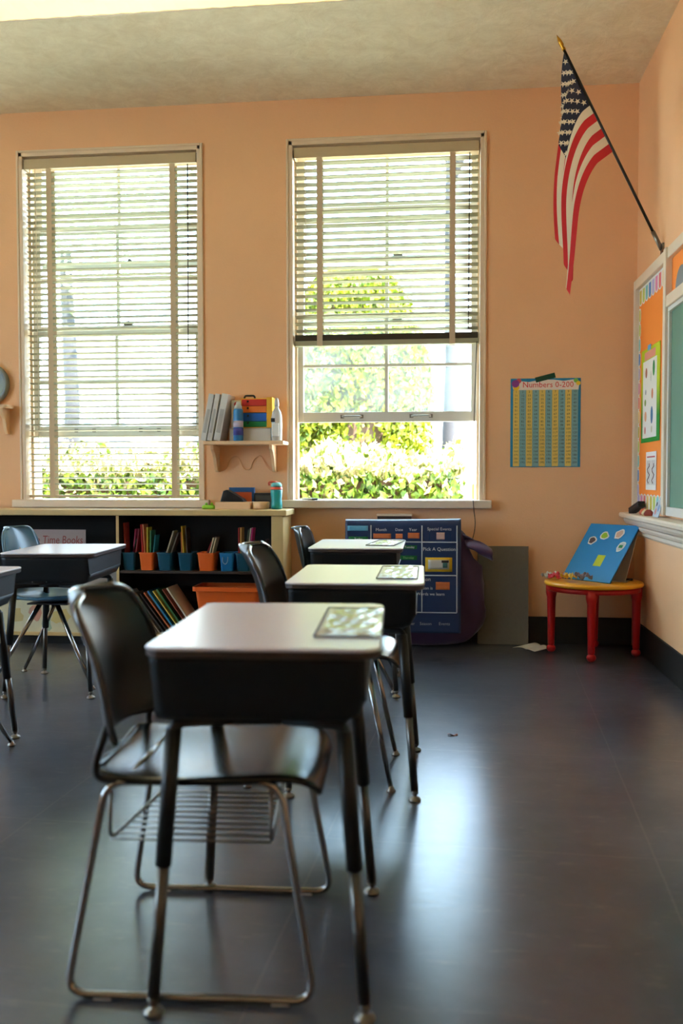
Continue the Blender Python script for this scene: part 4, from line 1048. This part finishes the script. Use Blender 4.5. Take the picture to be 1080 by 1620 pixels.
def kn(s, j):
    for a, b in zip(KN, KN[1:]):
        if s <= b[0]:
            q = (s - a[0]) / (b[0] - a[0]); q = q * q * (3 - 2 * q); return a[j] + (b[j] - a[j]) * q
    return KN[-1][j]
_cache = {}
def flag_curve(s):
    if s in _cache: return _cache[s]
    p = H0.lerp(H1, s); out = [p.copy()]; n = 120; dt = FL / n; t = 0
    for i in range(n):
        t += dt
        xi = kn(min(1, max(0, s)), 1) + .020 * math.sin(5.0 * t + 5 * s) * min(1, t * 2) - .004 * t
        yi = kn(s, 2)
        lam = max(.10, (p.x - xi) / .95)
        tx = xi + (p.x - xi) * math.exp(-t / lam); ty = yi + (FY - yi) * math.exp(-t / .22)
        q = out[-1]; dx, dy = tx - q.x, ty - q.y
        d = math.hypot(dx, dy); mxd = dt * .80
        if d > mxd: dx, dy = dx * mxd / d, dy * mxd / d; d = mxd
        out.append(Vector((q.x + dx, q.y + dy, q.z - math.sqrt(dt * dt - d * d))))
    _cache[s] = out; return out
def flag_pt(s, t):
    c = flag_curve(round(s, 4)); f = min(t, .9999) * 120; i = int(f); return c[i].lerp(c[i + 1], f - i)
NS, NT = 13 * 6, 75
b = MB(); b.mats = [MT['flag_red'], MT['flag_white'], MT['flag_blue']]
V = [[b.bm.verts.new(flag_pt(i / NS, j / NT) - P0) for j in range(NT + 1)] for i in range(NS + 1)]
for i in range(NS):
    for j in range(NT):
        fc = b.bm.faces.new([V[i][j], V[i + 1][j], V[i + 1][j + 1], V[i][j + 1]]); fc.smooth = True
        st = i // 6
        fc.material_index = 2 if (st < 7 and j < NT * .4) else (0 if st % 2 == 0 else 1)
for row in range(9):
    for c_ in range(6 if row % 2 == 0 else 5):
        s0 = (7 / 13) * (row + 1) / 10; t0 = .4 * ((2 * c_ + 1 if row % 2 == 0 else 2 * c_ + 2)) / 12
        p = flag_pt(s0, t0); es = (flag_pt(s0 + .004, t0) - flag_pt(s0 - .004, t0)); et = (flag_pt(s0, t0 + .005) - flag_pt(s0, t0 - .005))
        n = es.cross(et).normalized(); es.normalize(); et = n.cross(es).normalized()
        for sgn in (-1, 1):
            pts = []
            for k in range(10):
                a = PI / 2 + k * PI / 5; rr = .0178 if k % 2 == 0 else .0071
                pts.append(p - P0 + es * (-rr * math.sin(a)) + et * (rr * math.cos(a)) + n * .0022 * sgn)
            fc = b.bm.faces.new([b.bm.verts.new(q) for q in pts]); fc.material_index = 1
b.bm.verts.ensure_lookup_table()
me = bpy.data.meshes.new('cloth'); b.bm.to_mesh(me); b.bm.free()
for m in b.mats: me.materials.append(m)
o = bpy.data.objects.new('cloth', me); COL.objects.link(o); o.parent = fg

# ------------------------------------------------------------------ outdoors
def leaf_mat(name, c1, c2):
    m = mat(name, c1, .5, var=0); nt = m.node_tree; b = nt.nodes['Principled BSDF']; tc = nt.nodes['Texture Coordinate']
    n = nt.nodes.new('ShaderNodeTexNoise'); n.inputs['Scale'].default_value = 9; n.inputs['Detail'].default_value = 5; nt.links.new(tc.outputs['Object'], n.inputs['Vector'])
    cr = nt.nodes.new('ShaderNodeValToRGB'); cr.color_ramp.elements[0].position = .35; cr.color_ramp.elements[0].color = c1; cr.color_ramp.elements[1].position = .65; cr.color_ramp.elements[1].color = c2
    nt.links.new(n.outputs['Fac'], cr.inputs[0]); nt.links.new(cr.outputs[0], b.inputs['Base Color'])
    return m
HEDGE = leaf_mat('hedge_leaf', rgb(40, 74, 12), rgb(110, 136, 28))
HTOP = leaf_mat('hedge_pale_leaf', rgb(120, 136, 56), rgb(220, 206, 170))  # paler leaves, mostly along the hedge top
CEDAR = leaf_mat('cedar_green', rgb(70, 92, 10), rgb(150, 156, 24))
BARK = mat('brown_twigs', rgb(104, 82, 66), .9, var=.3, vscale=14)
GBARK = mat('grey_bark', rgb(44, 42, 45), .9, var=.2, vscale=8, bump=.3, bscale=30)
tag(box('lawn_ground', mat('pale_ground', rgb(216, 208, 186), .9, var=.12, vscale=2), -40, 30, -20, 60, -.30, -.125), None, None, None, 'structure')

def leaves(b, n, place, size, rd, mats):
    for _ in range(n):
        p, k = place(rd); e = Euler((rd.uniform(0, 6.3), rd.uniform(0, 6.3), rd.uniform(0, 6.3))).to_matrix(); s = size * rd.uniform(.6, 1.3)
        vs = [b.bm.verts.new(p + e @ Vector(q) * s) for q in ((-.5, 0, 0), (-.1, -.32, .05), (.5, 0, 0), (-.1, .32, .05))]
        f = b.bm.faces.new(vs); f.material_index = mats[k]
rd = random.Random(3)
b = MB(); b.mats = [HEDGE, HTOP, BARK]
b.mi = 2; b.box(-5.6, .02, 8.18, 8.9, -.12, 1.02)
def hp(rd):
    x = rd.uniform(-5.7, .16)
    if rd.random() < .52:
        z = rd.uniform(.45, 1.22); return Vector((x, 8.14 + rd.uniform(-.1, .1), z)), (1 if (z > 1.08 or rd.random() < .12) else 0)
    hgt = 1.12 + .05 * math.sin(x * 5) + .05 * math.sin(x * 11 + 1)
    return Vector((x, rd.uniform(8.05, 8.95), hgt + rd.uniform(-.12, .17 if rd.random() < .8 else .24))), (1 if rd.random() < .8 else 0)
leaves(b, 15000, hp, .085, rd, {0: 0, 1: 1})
hd = b.build('hedge'); tag(hd, 'sunlit clipped hedge outside running below both windows', 'hedge', None, 'stuff')

cy = thing('conifer_bush', 'large rounded yellow-green conifer outside the right window', 'bush', (-1.05, 10.6, -.12))
b = MB(); b.mats = [BARK]
b.lathe([(.3, 0), (.62, .9), (.70, 1.8), (.62, 2.5), (.35, 3.1), (.05, 3.4)], seg=18).build('twig_core', BARK, cy)
b = MB(); b.mats = [CEDAR]
def cp(rd):
    z = rd.uniform(.5, 3.5); k = z / 3.5; rr = .86 * math.sqrt(max(.02, 1 - (abs(k - .48) / .56) ** 2.6))
    a = rd.uniform(0, 2 * PI)
    while math.sin(5 * a + 1.2 * z) > .25 and rd.random() < .8 and z < 1.9: a = rd.uniform(0, 2 * PI)
    q = rd.uniform(.82, 1.06)
    return Vector((rr * q * math.cos(a), rr * q * math.sin(a), z)), 0
leaves(b, 24000, cp, .085, rd, {0: 0})
fo = b.build('foliage', None, cy); fo['kind'] = 'stuff'
tt = thing('street_tree', 'grey tree trunk outside, seen at the right of the right window', 'tree', (.04, 12, -.12))
MB().tube([(.02, 0, 0), (0, 0, .6), (-.01, 0, 1.6), (.02, .02, 2.6), (.0, 0, 4.2), (.02, 0, 6.4)], .115, 14, r2=.06).build('trunk', GBARK, tt)
MB().tube([(.0, 0, 4.9), (.5, .1, 6.2), (.8, .1, 7.2)], .06, 10, r2=.03).build('branch', GBARK, tt)
MB().tube([(.0, 0, 5.2), (-.5, .1, 6.4), (-.9, .1, 7.4)], .055, 10, r2=.03).build('branch', GBARK, tt)
b = MB(); b.mats = [leaf_mat('tree_leaf', rgb(90, 130, 60), rgb(170, 200, 110))]
leaves(b, 1500, lambda rd: (Vector((rd.gauss(0, 1.1), rd.gauss(0, .7), rd.gauss(7.6, .6))), 0), .2, rd, {0: 0})
fo = b.build('foliage', None, tt); fo['kind'] = 'stuff'
ft = thing('far_tree', 'tall leafy tree faintly seen outside through the top of the left window', 'tree', (-6.4, 15, -.12))
MB().tube([(0, 0, 0), (.1, 0, 2.4), (0, 0, 5)], .16, 12, r2=.1).build('trunk', GBARK, ft)
b = MB(); b.mats = [leaf_mat('far_leaf', rgb(120, 150, 90), rgb(200, 216, 160))]
leaves(b, 1500, lambda rd: (Vector((rd.gauss(0, 1.0), rd.gauss(0, .9), rd.gauss(6.2, .9))), 0), .2, rd, {0: 0})
fo = b.build('foliage', None, ft); fo['kind'] = 'stuff'

HW = mat('white_stucco', rgb(236, 232, 226), .85); HG = mat('house_window_glass', rgb(62, 78, 100), .3); HR = mat('house_roof', rgb(104, 96, 100), .8)
def house(label, x0, x1, y, z1, roof, wins, m=HW):
    h = thing('house', label, 'house', ((x0 + x1) / 2, y, -.12)); a = (x1 - x0) / 2
    MB().box(-a, a, 0, 5, 0, z1).build('wall', m, h)
    if roof: MB().poly([(-a - .25, -.25, z1), (a + .25, -.25, z1), (0, -.25, z1 + roof)], (0, 5.4, 0)).build('roof', HR, h)
    for (cx, cz, w_, hh, arch) in wins:
        pts = [(cx - w_, -.06, cz - hh), (cx + w_, -.06, cz - hh), (cx + w_, -.06, cz + hh)]
        if arch: pts += [(cx + w_ * math.cos(t), -.06, cz + hh + w_ * math.sin(t)) for t in (PI / 4, PI / 2, 3 * PI / 4)]
        pts += [(cx - w_, -.06, cz + hh)]
        f = MB().poly([(cx + (p[0] - cx) * 1.14, -.03, cz + (p[2] - cz) * 1.08) for p in pts], (0, .03, 0)).build('window_frame', HW, h)
        MB().poly(pts, (0, .03, 0)).build('window_glass', HG, f)
    return h
house('white house with a gable and arched porch windows, outside through the left window', -11.2, -8.2, 24, 3.6, 1.7, [(-.9, 1.6, .3, .8, True), (.05, 1.6, .3, .8, True), (.95, 1.6, .3, .8, True)])
house('taller pale house with blue windows, outside right of the gabled house', -7.4, -4.0, 25, 6.2, 1.2, [(-.6, 5.0, .45, .5, False), (.9, 4.3, .35, .9, False), (-.8, 2.2, .5, .8, False), (.8, 2.2, .5, .6, False)])
house('plain white building outside behind the tree trunk', -1.2, 4.5, 19, 4.6, 0, [(1.6, 2.0, .4, .8, False)])
yc = box('yellow_kerb_post', cmat(236, 206, 60), .26, .44, 9.6, 9.8, -.12, .98); tag(yc, 'short yellow post outside at the lower right of the right window', 'post')

# ------------------------------------------------------------------ light
wd_ = bpy.data.worlds.new('World'); scene.world = wd_; wd_.use_nodes = True
nt = wd_.node_tree; bg = nt.nodes['Background']
bg.inputs['Color'].default_value = (.54, .76, 1.0, 1); bg.inputs['Strength'].default_value = 9.0
sd = bpy.data.lights.new('sun', 'SUN'); sd.energy = 20; sd.angle = R(.6); sd.color = (1, .95, .84)
so = bpy.data.objects.new('sun', sd); COL.objects.link(so)
so.rotation_euler = Vector((.6, -.42, 1.0)).to_track_quat('Z', 'Y').to_euler()

# ------------------------------------------------------------------ camera
cd_ = bpy.data.cameras.new('camera'); cam = bpy.data.objects.new('camera', cd_); COL.objects.link(cam)
cam.location = (0, 0, 1.05)
cam.rotation_euler = (Matrix.Rotation(R(6.5), 3, 'Z') @ Matrix.Rotation(R(90 - 2.16), 3, 'X') @ Matrix.Rotation(R(-.08), 3, 'Z')).to_euler()
cd_.sensor_fit = 'VERTICAL'; cd_.sensor_height = 36; cd_.sensor_width = 24; cd_.lens = 1450 / 1620 * 36
cd_.dof.use_dof = True; cd_.dof.focus_distance = 5.0; cd_.dof.aperture_fstop = 2.4
cd_.clip_end = 200
scene.camera = cam
scene.view_settings.view_transform = 'Standard'; scene.view_settings.look = 'None'
scene.view_settings.exposure = 1.12; scene.view_settings.gamma = 1.0
scene.cycles.use_denoising = True
scene.cycles.max_bounces = 10; scene.cycles.diffuse_bounces = 6; scene.cycles.glossy_bounces = 4; scene.cycles.transparent_max_bounces = 16
scene.cycles.sample_clamp_indirect = 8
